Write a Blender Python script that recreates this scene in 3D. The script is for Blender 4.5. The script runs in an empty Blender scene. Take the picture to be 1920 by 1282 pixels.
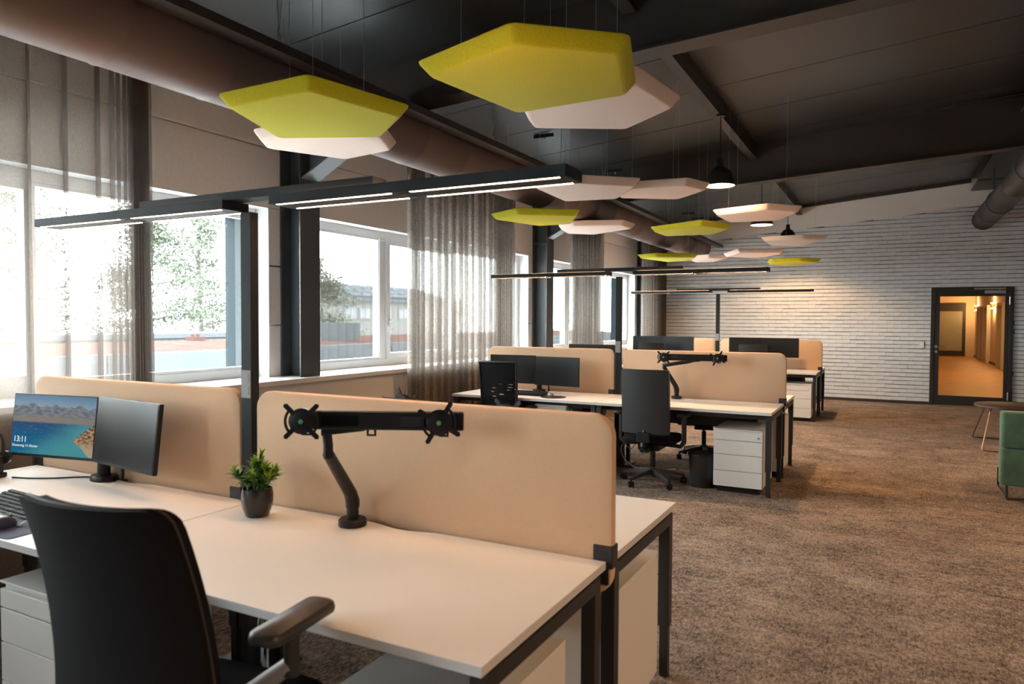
import bpy, bmesh, math, random
from mathutils import Vector, Matrix
random.seed(7)
S = bpy.context.scene
COL = S.collection
PI = math.pi

# ------------------------------------------------------------------ camera
F_PX, PITCH, YAW, ROLL, CAM_H = 1345.47, .0313, .4838, .0047, 1.5295
fw = Vector((-math.sin(YAW)*math.cos(PITCH), math.cos(YAW)*math.cos(PITCH), -math.sin(PITCH)))
rt0 = Vector((math.cos(YAW), math.sin(YAW), 0)); up0 = rt0.cross(fw)
rt = rt0*math.cos(ROLL)+up0*math.sin(ROLL); up = -rt0*math.sin(ROLL)+up0*math.cos(ROLL)
cd = bpy.data.cameras.new('camera'); cam = bpy.data.objects.new('camera', cd); COL.objects.link(cam)
M4 = Matrix((rt, up, -fw)).transposed().to_4x4(); M4.translation = Vector((0, 0, CAM_H)); cam.matrix_world = M4
cd.sensor_width = 36; cd.lens = F_PX/1920*36; cd.clip_start = .05; cd.clip_end = 400
cd.dof.use_dof = True; cd.dof.focus_distance = 5.5; cd.dof.aperture_fstop = 3.2
S.camera = cam
# ------------------------------------------------------------------ world, lights, exposure
S.view_settings.view_transform = 'Standard'; S.view_settings.look = 'None'
S.view_settings.exposure = 1.2; S.view_settings.gamma = 1.0; S.view_settings.use_curve_mapping = False
SKY_STRENGTH = 16.5
LED_STRENGTH = 37.0
LED_COL = (1.0, .57, .32)
PENDANT_W = 30.0
WARM = (1.0, .56, .26)
w = bpy.data.worlds.new('overcast_sky'); S.world = w; w.use_nodes = True
bg = w.node_tree.nodes['Background']; bg.inputs[0].default_value = (.93, .97, 1.0, 1); bg.inputs[1].default_value = SKY_STRENGTH
BAY, Y0 = 5.03, 4.765          # column spacing / first column
WIN = [(-.0+5.03*k-.02, 4.525+5.03*k) if k == 0 else (5.03*k-.02, 4.525+5.03*k) for k in (-1, 0, 1, 2)]
for k, (a, b) in enumerate(WIN):   # sampling portals in the window openings
    ld = bpy.data.lights.new('window_portal', 'AREA'); ld.shape = 'RECTANGLE'; ld.size = b-a; ld.size_y = 1.42
    ld.cycles.is_portal = True
    lo = bpy.data.objects.new('window_portal', ld); COL.objects.link(lo); lo.location = (-5.27, (a+b)/2, 1.74)
    lo.rotation_euler = (0, -PI/2, 0)
    lo.rotation_euler = Matrix(((0, 0, -1), (1, 0, 0), (0, -1, 0))).to_euler()

# ------------------------------------------------------------------ helpers
class MB:
    def __init__(s): s.v = []; s.f = []; s.m = []; s.mi = 0
    def add(s, vs, fs):
        o = len(s.v); s.v += [tuple(p) for p in vs]
        for q in fs: s.f.append(tuple(i+o for i in q)); s.m.append(s.mi)
        return s
    def box(s, x0, x1, y0, y1, z0, z1, M=None):
        vs = [Vector(p) for p in ((x0,y0,z0),(x1,y0,z0),(x1,y1,z0),(x0,y1,z0),(x0,y0,z1),(x1,y0,z1),(x1,y1,z1),(x0,y1,z1))]
        if M: vs = [M @ p for p in vs]
        return s.add(vs, [(3,2,1,0),(4,5,6,7),(0,1,5,4),(1,2,6,5),(2,3,7,6),(3,0,4,7)])
    def cbox(s, c, d, M=None):
        return s.box(c[0]-d[0]/2,c[0]+d[0]/2,c[1]-d[1]/2,c[1]+d[1]/2,c[2]-d[2]/2,c[2]+d[2]/2,M)
    def prism(s, poly, z0, z1, M=None):       # poly ccw in xy
        n = len(poly); vs = [Vector((p[0],p[1],z0)) for p in poly]+[Vector((p[0],p[1],z1)) for p in poly]
        if M: vs = [M @ p for p in vs]
        return s.add(vs, [tuple(range(n-1,-1,-1)), tuple(range(n,2*n))]+[(i,(i+1)%n,n+(i+1)%n,n+i) for i in range(n)])
    def loft(s, rings, cap=True, closed=True):
        n = len(rings[0]); vs = [p for r in rings for p in r]; fs = []
        for k in range(len(rings)-1):
            for i in range(n if closed else n-1):
                j = (i+1) % n
                fs.append((k*n+i, k*n+j, (k+1)*n+j, (k+1)*n+i))
        if cap: fs += [tuple(range(n-1,-1,-1)), tuple(range((len(rings)-1)*n, len(rings)*n))]
        return s.add(vs, fs)
    def tube(s, pts, r, seg=8, cap=True):
        pts = [Vector(p) for p in pts]; rad = r if isinstance(r, (list, tuple)) else [r]*len(pts)
        rings = []; ref = None
        for i, p in enumerate(pts):
            t = ((pts[min(i+1,len(pts)-1)]-p).normalized() + (p-pts[max(i-1,0)]).normalized())
            if t.length < 1e-6: t = Vector((0,0,1))
            t.normalize()
            if ref is None: ref = Vector((0,0,1)) if abs(t.z) < .9 else Vector((1,0,0))
            a = t.cross(ref).normalized(); b = t.cross(a).normalized(); ref = -b if False else ref - t*ref.dot(t)
            if ref.length < 1e-4: ref = a
            ref.normalize(); a = t.cross(ref).normalized(); b = ref
            rings.append([p+(a*math.cos(2*PI*k/seg)+b*math.sin(2*PI*k/seg))*rad[i] for k in range(seg)])
        return s.loft(rings, cap)
    def cyl(s, p0, p1, r0, r1=None, seg=16):
        return s.tube([p0, p1], [r0, r0 if r1 is None else r1], seg)
    def lathe(s, prof, c=(0,0,0), seg=24, M=None, cap=False):
        rings = [[Vector((c[0]+r*math.cos(2*PI*k/seg), c[1]+r*math.sin(2*PI*k/seg), c[2]+z)) for k in range(seg)] for r, z in prof]
        if M: rings = [[M @ p for p in r] for r in rings]
        return s.loft(rings, cap)
    def build(s, name, mat, parent=None, smooth=None, bevel=0, bseg=2, loc=None, rot=None):
        me = bpy.data.meshes.new(name); me.from_pydata(s.v, [], s.f)
        mats = mat if isinstance(mat, (list, tuple)) else [mat]
        for q in mats: me.materials.append(q)
        if len(mats) > 1: me.polygons.foreach_set('material_index', s.m)
        bm = bmesh.new(); bm.from_mesh(me); bmesh.ops.recalc_face_normals(bm, faces=bm.faces); bm.to_mesh(me); bm.free()
        if smooth is not None:
            me.polygons.foreach_set('use_smooth', [True]*len(me.polygons)); me.set_sharp_from_angle(angle=math.radians(smooth))
        o = bpy.data.objects.new(name, me); COL.objects.link(o)
        if bevel:
            b = o.modifiers.new('bevel', 'BEVEL'); b.width = bevel; b.segments = bseg; b.limit_method = 'ANGLE'; b.angle_limit = math.radians(40)
            if smooth is None:
                me.polygons.foreach_set('use_smooth', [True]*len(me.polygons)); me.set_sharp_from_angle(angle=math.radians(35))
                b.harden_normals = True
        if parent: o.parent = parent
        if loc: o.location = loc
        if rot: o.rotation_euler = rot
        return o
def tag(o, label=None, cat=None, group=None, kind=None):
    if label: o['label'] = label
    if cat: o['category'] = cat
    if group: o['group'] = group
    if kind: o['kind'] = kind
    return o
def empty(name, loc, rz=0, label=None, cat=None, group=None, kind=None):
    o = bpy.data.objects.new(name, None); COL.objects.link(o); o.location = loc; o.rotation_euler = (0, 0, rz)
    o.empty_display_size = .1
    return tag(o, label, cat, group, kind)
def copy_tree(o, parent=None, loc=None, rz=None, label=None):
    c = o.copy(); COL.objects.link(c)
    if parent: c.parent = parent
    if loc is not None: c.location = loc
    if rz is not None: c.rotation_euler = (0, 0, rz)
    if label: c['label'] = label
    for ch in [q for q in bpy.data.objects if q.parent == o]: copy_tree(ch, c)
    return c
def arc(cx, cy, r, a0, a1, n): return [(cx+r*math.cos(a0+(a1-a0)*i/n), cy+r*math.sin(a0+(a1-a0)*i/n)) for i in range(n+1)]
def rrect(x0, x1, y0, y1, r, n=5):
    return arc(x1-r,y0+r,r,-PI/2,0,n)+arc(x1-r,y1-r,r,0,PI/2,n)+arc(x0+r,y1-r,r,PI/2,PI,n)+arc(x0+r,y0+r,r,PI,1.5*PI,n)
def catmull(pts, n=6):
    pts = [Vector(p) for p in pts]; out = []
    P = [pts[0]*2-pts[1]]+pts+[pts[-1]*2-pts[-2]]
    for i in range(1, len(P)-2):
        for k in range(n):
            t = k/n; a, b, c, d = P[i-1:i+3]
            out.append(.5*((2*b)+(c-a)*t+(2*a-5*b+4*c-d)*t*t+(3*b-a-3*c+d)*t**3))
    return out+[pts[-1]]

# ------------------------------------------------------------------ materials
MATS = {}
def mat(name, col, rough=.5, metal=0, bump=0, bscale=200, var=0, vscale=6, spec=.5, sheen=0, coord='Object'):
    m = bpy.data.materials.new(name); m.use_nodes = True; nt = m.node_tree; b = nt.nodes['Principled BSDF']
    b.inputs['Base Color'].default_value = (*col, 1); b.inputs['Roughness'].default_value = rough; b.inputs['Metallic'].default_value = metal
    b.inputs['Specular IOR Level'].default_value = spec
    if sheen: b.inputs['Sheen Weight'].default_value = sheen; b.inputs['Sheen Roughness'].default_value = .6
    tc = nt.nodes.new('ShaderNodeTexCoord')
    if var:
        n = nt.nodes.new('ShaderNodeTexNoise'); n.inputs['Scale'].default_value = vscale; n.inputs['Detail'].default_value = 5
        nt.links.new(tc.outputs[coord], n.inputs['Vector'])
        r = nt.nodes.new('ShaderNodeMapRange'); r.inputs[1].default_value = .3; r.inputs[2].default_value = .7
        r.inputs[3].default_value = 1-var; r.inputs[4].default_value = 1+var
        nt.links.new(n.outputs[0], r.inputs[0])
        mx = nt.nodes.new('ShaderNodeVectorMath'); mx.operation = 'SCALE'; mx.inputs[0].default_value = col
        nt.links.new(r.outputs[0], mx.inputs['Scale']); nt.links.new(mx.outputs[0], b.inputs['Base Color'])
    if bump:
        n2 = nt.nodes.new('ShaderNodeTexNoise'); n2.inputs['Scale'].default_value = bscale; n2.inputs['Detail'].default_value = 3
        nt.links.new(tc.outputs[coord], n2.inputs['Vector'])
        bp = nt.nodes.new('ShaderNodeBump'); bp.inputs['Strength'].default_value = bump; bp.inputs['Distance'].default_value = .004
        nt.links.new(n2.outputs[0], bp.inputs['Height']); nt.links.new(bp.outputs[0], b.inputs['Normal'])
    MATS[name] = m; return m
def emis(name, col, st):
    m = bpy.data.materials.new(name); m.use_nodes = True; nt = m.node_tree; nt.nodes.clear()
    e = nt.nodes.new('ShaderNodeEmission'); e.inputs[0].default_value = (*col, 1); e.inputs[1].default_value = st
    o = nt.nodes.new('ShaderNodeOutputMaterial'); nt.links.new(e.outputs[0], o.inputs[0]); return m
def thin_glass(name, tint=(1,1,1), refl=1.0):
    m = bpy.data.materials.new(name); m.use_nodes = True; nt = m.node_tree; nt.nodes.clear()
    t = nt.nodes.new('ShaderNodeBsdfTransparent'); t.inputs[0].default_value = (*tint, 1)
    g = nt.nodes.new('ShaderNodeBsdfGlossy'); g.inputs['Roughness'].default_value = .02
    fr = nt.nodes.new('ShaderNodeFresnel'); fr.inputs[0].default_value = 1.45
    mu = nt.nodes.new('ShaderNodeMath'); mu.operation = 'MULTIPLY'; mu.inputs[1].default_value = refl; nt.links.new(fr.outputs[0], mu.inputs[0])
    mx = nt.nodes.new('ShaderNodeMixShader'); nt.links.new(mu.outputs[0], mx.inputs[0]); nt.links.new(t.outputs[0], mx.inputs[1]); nt.links.new(g.outputs[0], mx.inputs[2])
    o = nt.nodes.new('ShaderNodeOutputMaterial'); nt.links.new(mx.outputs[0], o.inputs[0]); return m

WHITE_TOP = mat('white_laminate', (.80,.79,.77), .42)
EDGE = mat('white_edge_band', (.62,.62,.63), .5)
BLACK = mat('black_powder_coat', (.018,.018,.019), .45, bump=.05, bscale=900)
BLACK_PLASTIC = mat('black_plastic', (.009,.009,.010), .42, spec=.35)
BLACK_SOFT = mat('black_soft_plastic', (.03,.028,.027), .42)
CHROME = mat('polished_steel', (.6,.6,.62), .18, 1)
STEEL = mat('brushed_steel', (.55,.55,.55), .35, 1)
FELT = mat('beige_felt', (.72,.495,.325), .95, bump=.5, bscale=420, var=.04, vscale=300, spec=.1, sheen=.2)
FELT_Y = mat('lime_felt', (.41,.395,.010), .95, bump=.4, bscale=260, var=.12, vscale=150, spec=.1, sheen=.1)
FELT_W = mat('pale_felt', (.62,.50,.43), .95, bump=.4, bscale=260, var=.05, vscale=150, spec=.1, sheen=.1)
FABRIC = mat('black_upholstery', (.011,.010,.011), .95, bump=.3, bscale=900, spec=.12)
PED = mat('white_metal_cabinet', (.72,.71,.69), .45)
PLASTER = mat('pale_plaster', (.70,.66,.63), .85, bump=.1, bscale=250)
CONC = mat('painted_concrete_panel', (.86,.80,.755), .8, bump=.25, bscale=300, var=.03, vscale=30)
REVEAL = mat('white_reveal', (.82,.83,.84), .6)
PVC = mat('white_window_frame', (.80,.82,.84), .35)
SILLM = mat('white_sill', (.80,.79,.77), .4)
STEELC = mat('petrol_painted_steel', (.055,.066,.074), .38)
LAMPM = mat('dark_grey_lamp_metal', (.014,.018,.021), .6, spec=.25)
DARKPAINT = mat('dark_ceiling_paint', (.024,.027,.029), .42, var=.1, vscale=1.5, spec=1.0)
DARKBEAM = mat('dark_beam_paint', (.036,.030,.028), .5)
DUCTM = mat('brown_painted_duct', (.125,.080,.068), .55, bump=.03, bscale=60)
DUCTR = mat('dark_painted_duct', (.024,.019,.018), .4)
BRICK = mat('white_brick', (.60,.635,.655), .75, bump=.5, bscale=90, var=.06, vscale=9, coord='Object')
MORTAR = mat('grey_mortar', (.13,.128,.125), .95)
DOORM = mat('anthracite_frame', (.022,.022,.024), .45)
GLASS = thin_glass('window_glass', (.95,.98,.97), .8)
GLASS_D = thin_glass('door_glass', (.97,.95,.92), .35)
SCREEN_OFF = mat('dark_screen', (.010,.012,.013), .30, spec=.35)
LED = emis('led_strip_glow', LED_COL, LED_STRENGTH)
FILL_UPLED = emis('added_uplight_glow', LED_COL, 4.5)  # made-up uplight, added to brighten the upper window wall
VELVET = mat('green_velvet', (.034,.082,.040), .85, bump=.2, bscale=60, var=.3, vscale=9, sheen=.15)
BRASS = mat('copper_wire', (.32,.22,.16), .3, 1)
WALNUT = mat('dark_wood_top', (.055,.028,.018), .55, var=.3, vscale=5)
POTM = mat('dark_glazed_pot', (.025,.019,.016), .22)
SOIL = mat('potting_soil', (.03,.02,.014), .95)
GREYP = mat('grey_plate', (.28,.29,.30), .45)
WHITE_PLASTIC = mat('white_plastic', (.7,.69,.67), .4)
PAPER = mat('paper', (.75,.78,.82), .8)
GREEN_DOT = mat('green_centre_cap', (.12,.42,.14), .5)
NAVY = mat('navy_fabric', (.03,.045,.10), .8)
WATER_W = mat('lens_grey', (.35,.36,.38), .2)

def carpet():
    m = bpy.data.materials.new('mottled_carpet_tiles'); m.use_nodes = True; nt = m.node_tree; b = nt.nodes['Principled BSDF']; N = nt.nodes.new; L = nt.links.new
    b.inputs['Roughness'].default_value = 1; b.inputs['Specular IOR Level'].default_value = .05
    tc = N('ShaderNodeTexCoord')
    def noise(sc, det, stretch=(1,1,1), ro=.6):
        mp = N('ShaderNodeMapping'); mp.inputs['Scale'].default_value = stretch; L(tc.outputs['Object'], mp.inputs[0])
        n = N('ShaderNodeTexNoise'); n.inputs['Scale'].default_value = sc; n.inputs['Detail'].default_value = det; n.inputs['Roughness'].default_value = ro; L(mp.outputs[0], n.inputs['Vector']); return n
    n1 = noise(20, 10, (1,1,1), .85); n2 = noise(260, 4, (1,1,1), .9); n3 = noise(2.6, 8, (1,1.3,1), .75); n4 = noise(34, 8, (2.2,.8,1), .9)
    ck = N('ShaderNodeTexBrick'); ck.offset = 0; ck.inputs['Scale'].default_value = 2; ck.inputs['Mortar Size'].default_value = .0; ck.inputs['Brick Width'].default_value = 1; ck.inputs['Row Height'].default_value = 1
    ck.inputs['Color1'].default_value = (.88,.88,.88,1); ck.inputs['Color2'].default_value = (1.1,1.1,1.1,1); L(tc.outputs['Object'], ck.inputs['Vector'])
    a = N('ShaderNodeMath'); a.operation = 'MULTIPLY_ADD'; L(n1.outputs[0], a.inputs[0]); a.inputs[1].default_value = .55; L(n4.outputs[0], a.inputs[2])
    a2 = N('ShaderNodeMath'); a2.operation = 'MULTIPLY_ADD'; L(n3.outputs[0], a2.inputs[0]); a2.inputs[1].default_value = .36; L(a.outputs[0], a2.inputs[2])
    a3 = N('ShaderNodeMath'); a3.operation = 'MULTIPLY_ADD'; L(n2.outputs[0], a3.inputs[0]); a3.inputs[1].default_value = .55; L(a2.outputs[0], a3.inputs[2])
    cr = N('ShaderNodeValToRGB'); e = cr.color_ramp.elements; e[0].position = .92/1.0*.9; e[0].color = (.050,.038,.031,1); e[1].position = 1.0; e[1].color = (.46,.355,.285,1)
    mr = N('ShaderNodeMapRange'); mr.inputs[1].default_value = .93; mr.inputs[2].default_value = 1.55; mr.inputs[3].default_value = 0; mr.inputs[4].default_value = 1; L(a3.outputs[0], mr.inputs[0])
    e[0].position = .30; e[1].position = .68; L(mr.outputs[0], cr.inputs[0])
    mu = N('ShaderNodeMix'); mu.data_type = 'RGBA'; mu.blend_type = 'MULTIPLY'; mu.inputs[0].default_value = 1; L(cr.outputs[0], mu.inputs[6]); L(ck.outputs[0], mu.inputs[7])
    L(mu.outputs[2], b.inputs['Base Color'])
    bp = N('ShaderNodeBump'); bp.inputs['Strength'].default_value = .6; bp.inputs['Distance'].default_value = .006; L(a3.outputs[0], bp.inputs['Height']); L(bp.outputs[0], b.inputs['Normal'])
    return m
def curtain_mat(t0=.52, t1=.70):
    m = bpy.data.materials.new('sheer_taupe_curtain'); m.use_nodes = True; nt = m.node_tree; nt.nodes.clear(); N = nt.nodes.new; L = nt.links.new
    tc = N('ShaderNodeTexCoord'); mp = N('ShaderNodeMapping'); mp.inputs['Scale'].default_value = (1,1,.35); L(tc.outputs['Object'], mp.inputs[0])
    n = N('ShaderNodeTexNoise'); n.inputs['Scale'].default_value = 220; n.inputs['Detail'].default_value = 2; L(mp.outputs[0], n.inputs['Vector'])
    mr = N('ShaderNodeMapRange'); mr.inputs[1].default_value = .3; mr.inputs[2].default_value = .7; mr.inputs[3].default_value = t0; mr.inputs[4].default_value = t1; L(n.outputs[0], mr.inputs[0])
    d = N('ShaderNodeBsdfDiffuse'); d.inputs[0].default_value = (.30,.24,.20,1); t = N('ShaderNodeBsdfTranslucent'); t.inputs[0].default_value = (.19,.165,.145,1)
    m1 = N('ShaderNodeMixShader'); m1.inputs[0].default_value = .75; L(d.outputs[0], m1.inputs[1]); L(t.outputs[0], m1.inputs[2])
    tr = N('ShaderNodeBsdfTransparent'); m2 = N('ShaderNodeMixShader'); L(mr.outputs[0], m2.inputs[0]); L(m1.outputs[0], m2.inputs[1]); L(tr.outputs[0], m2.inputs[2])
    o = N('ShaderNodeOutputMaterial'); L(m2.outputs[0], o.inputs[0]); return m
def mesh_fabric():
    m = bpy.data.materials.new('knitted_mesh_back'); m.use_nodes = True; nt = m.node_tree; nt.nodes.clear(); N = nt.nodes.new; L = nt.links.new
    tc = N('ShaderNodeTexCoord'); mp = N('ShaderNodeMapping'); mp.inputs['Scale'].default_value = (8,8,46); L(tc.outputs['Object'], mp.inputs[0])
    v = N('ShaderNodeTexVoronoi'); v.inputs['Scale'].default_value = 1; v.inputs['Randomness'].default_value = .8; L(mp.outputs[0], v.inputs['Vector'])
    mr = N('ShaderNodeMapRange'); mr.inputs[1].default_value = .20; mr.inputs[2].default_value = .30; mr.inputs[3].default_value = .75; mr.inputs[4].default_value = .05; L(v.outputs['Distance'], mr.inputs[0])
    d = N('ShaderNodeBsdfDiffuse'); d.inputs[0].default_value = (.014,.014,.015,1); tr = N('ShaderNodeBsdfTransparent')
    m2 = N('ShaderNodeMixShader'); L(mr.outputs[0], m2.inputs[0]); L(d.outputs[0], m2.inputs[1]); L(tr.outputs[0], m2.inputs[2])
    o = N('ShaderNodeOutputMaterial'); L(m2.outputs[0], o.inputs[0]); return m
CARPET = carpet(); CURTAIN = curtain_mat(.36, .44); CURTAIN_D = curtain_mat(.25, .40); MESHBACK = mesh_fabric()

# ------------------------------------------------------------------ room shell
XW, YF = -4.75, 15.25
def zc(x): return 3.955+.092*x if x < 1.42 else 3.955+.092*1.42-.092*(x-1.42)
def zr(x): return 3.40+.055*x if x < 1.42 else 3.40+.055*1.42-.055*(x-1.42)    # underside of the rafters
fl = MB().box(XW-.5, 6, -4, YF, -.05, 0).build('floor', CARPET); tag(fl, 'brown mottled office carpet', None, None, 'structure')
# ceiling: backing slab plus panels
cm = MB(); xs = [-5.25, 1.42, 6.2]
for a, b in zip(xs[:-1], xs[1:]):
    cm.add([(a,-4,zc(a)+.05),(b,-4,zc(b)+.05),(b,YF+.2,zc(b)+.05),(a,YF+.2,zc(a)+.05),(a,-4,zc(a)+.2),(b,-4,zc(b)+.2),(b,YF+.2,zc(b)+.2),(a,YF+.2,zc(a)+.2)],
           [(3,2,1,0),(4,5,6,7),(0,1,5,4),(1,2,6,5),(2,3,7,6),(3,0,4,7)])
ceil = cm.build('ceiling', DARKPAINT); tag(ceil, 'dark painted sloping ceiling of wide panels', None, None, 'structure')
def ceil_panels(x0, x1, first, pitch):
    me = None; y = first
    while y < YF-.05:
        y1 = min(y+pitch, YF); L_ = y1-y-.012
        if me is None or abs(L_-pitch+.012) > 1e-4:
            mb = MB(); mb.add([(x0,0,zc(x0)),(x1,0,zc(x1)),(x1,L_,zc(x1)),(x0,L_,zc(x0)),(x0,0,zc(x0)+.052),(x1,0,zc(x1)+.052),(x1,L_,zc(x1)+.052),(x0,L_,zc(x0)+.052)],
                              [(3,2,1,0),(4,5,6,7),(0,1,5,4),(1,2,6,5),(2,3,7,6),(3,0,4,7)])
            o = mb.build('ceiling_panel', DARKPAINT, ceil); o.location = (0, y, 0)
            if me is None: me = o.data
        else:
            o = bpy.data.objects.new('ceiling_panel', me); COL.objects.link(o); o.parent = ceil; o.location = (0, y, 0)
        y += pitch
ceil_panels(-4.75, 1.24, -3.29, 1.05); ceil_panels(1.6, 6, -3.29, 1.05)

# far wall, brick faced, with the door opening
DX0, DX1, DH = .672, 1.926, 2.147
wm = MB()
wm.prism([(XW-.5,0),(DX0,0),(DX0,DH),(DX1,DH),(DX1,0),(6.2,0),(6.2,zc(6.2)+.1),(1.42,zc(1.42)+.1),(XW-.5,zc(XW-.5)+.1)], 0, .2, Matrix(((1,0,0,0),(0,0,-1,YF+.2),(0,1,0,0),(0,0,0,1))))
wf = wm.build('wall_far', [PLASTER]); tag(wf, 'far wall of white brick slips under a plain plaster band', None, None, 'structure')
def btop(x): return 3.472+.086*x
mb = MB().prism([(XW,.05),(DX0,.05),(DX0,DH),(DX1,DH),(DX1,.05),(6,.05),(6,btop(6)),(XW,btop(XW))], 0, .004, Matrix(((1,0,0,0),(0,0,-1,YF),(0,1,0,0),(0,0,0,1))))
mb.build('mortar_bed', MORTAR, wf)
BL, BH, BJ, BD = .245, .063, .012, .014
cand = []; stuff = MB(); stuff.mi = 0
row = 0; z = .055
rb = random.Random(3)
while z < 4.1:
    x = XW + (0 if row % 2 else -.125) + rb.uniform(-.02, .02)
    while x < 6:
        xa, xb = max(x, XW), min(x+BL, 5.98)
        spans = [(xa, xb)]
        if z < DH: 
            if xb > DX0 and xa < DX1: spans = [q for q in ((xa, min(xb, DX0)), (max(xa, DX1), xb)) if q[1]-q[0] > .02]
        for a, b in spans:
            if b-a < .02: continue
            ta, tb = btop(a), btop(b)
            if z > min(ta, tb)-.01: continue
            if z+BH > min(ta, tb):
                za, zb = min(z+BH, ta), min(z+BH, tb); yb, yf = YF-.004, YF-.004-BD
                stuff.add([(a,yf,z),(b,yf,z),(b,yb,z),(a,yb,z),(a,yf,za),(b,yf,zb),(b,yb,zb),(a,yb,za)], [(3,2,1,0),(4,5,6,7),(0,1,5,4),(1,2,6,5),(2,3,7,6),(3,0,4,7)])
            elif b-a > BL-.001: cand.append((x, z))
            else: stuff.box(a, b, YF-.004-BD, YF-.004, z, z+BH)
        x += BL+.0025
    z += BH+BJ; row += 1
vis = [q for q in cand if -2.0 < q[0] < 2.1]
vis.sort(key=lambda q: abs(q[1]-1.5)+abs(q[0]-.2)*.8)
sel = set(vis[:290])
bme = MB().box(0, BL, 0, BD, 0, BH).build('brick', BRICK, wf)
first = True
for i, q in enumerate(cand):
    dy = rb.uniform(-.004, .004); sz = rb.uniform(.95, 1.07); tl = rb.uniform(-.008, .008)
    if q in sel:
        o = bme if first else bpy.data.objects.new('brick', bme.data)
        if not first: COL.objects.link(o); o.parent = wf
        first = False; o.location = (q[0], YF-.004-BD+dy, q[1]); o.scale = (1, 1, sz); o.rotation_euler = (0, tl, 0)
    else: stuff.box(0, BL, -BD+dy, 0, 0, BH*sz, Matrix.Translation((q[0], YF-.004, q[1])) @ Matrix.Rotation(tl, 4, 'Y'))
so = stuff.build('brick_courses', BRICK, wf); so['kind'] = 'stuff'
tm = MB(); tm.add([(XW,YF-.06,zc(XW)-.06),(1.25,YF-.06,zc(1.25)-.06),(1.25,YF,zc(1.25)-.06),(XW,YF,zc(XW)-.06),(XW,YF-.06,zc(XW)+.01),(1.25,YF-.06,zc(1.25)+.01),(1.25,YF,zc(1.25)+.01),(XW,YF,zc(XW)+.01)],[(3,2,1,0),(4,5,6,7),(0,1,5,4),(1,2,6,5),(2,3,7,6),(3,0,4,7)])
tag(tm.build('trim_1', DARKBEAM), 'dark trim between the ceiling and the plaster band', None, None, 'structure')
MB().box(XW, DX0, YF-.032, YF, 0, .05).box(DX1, 6, YF-.032, YF, 0, .05).build('baseboard_far', DARKBEAM); tag(bpy.data.objects['baseboard_far'], 'dark baseboard below the brick', None, None, 'structure')

# window wall
wl = empty('wall_left', (XW, 6, 0), 0, 'pale panelled window wall', None, None, 'structure')
def part(mb, name, m, parent, **k):
    off = parent.location
    mb.v = [(p[0]-off[0], p[1]-off[1], p[2]-off[2]) for p in mb.v]
    return mb.build(name, m, parent, **k)
SILL_Z, HEAD_Z = 1.02, 2.485
piers = []
edges = sorted([e for ww in WIN for e in ww])
# lower parapet box and sill
part(MB().box(-5.25, -4.46, -4, YF, 0, .975), 'parapet', PLASTER, wl)
part(MB().box(-4.95, -4.415, -4, YF, .98, SILL_Z), 'windowsill', SILLM, wl, bevel=.004)
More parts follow.
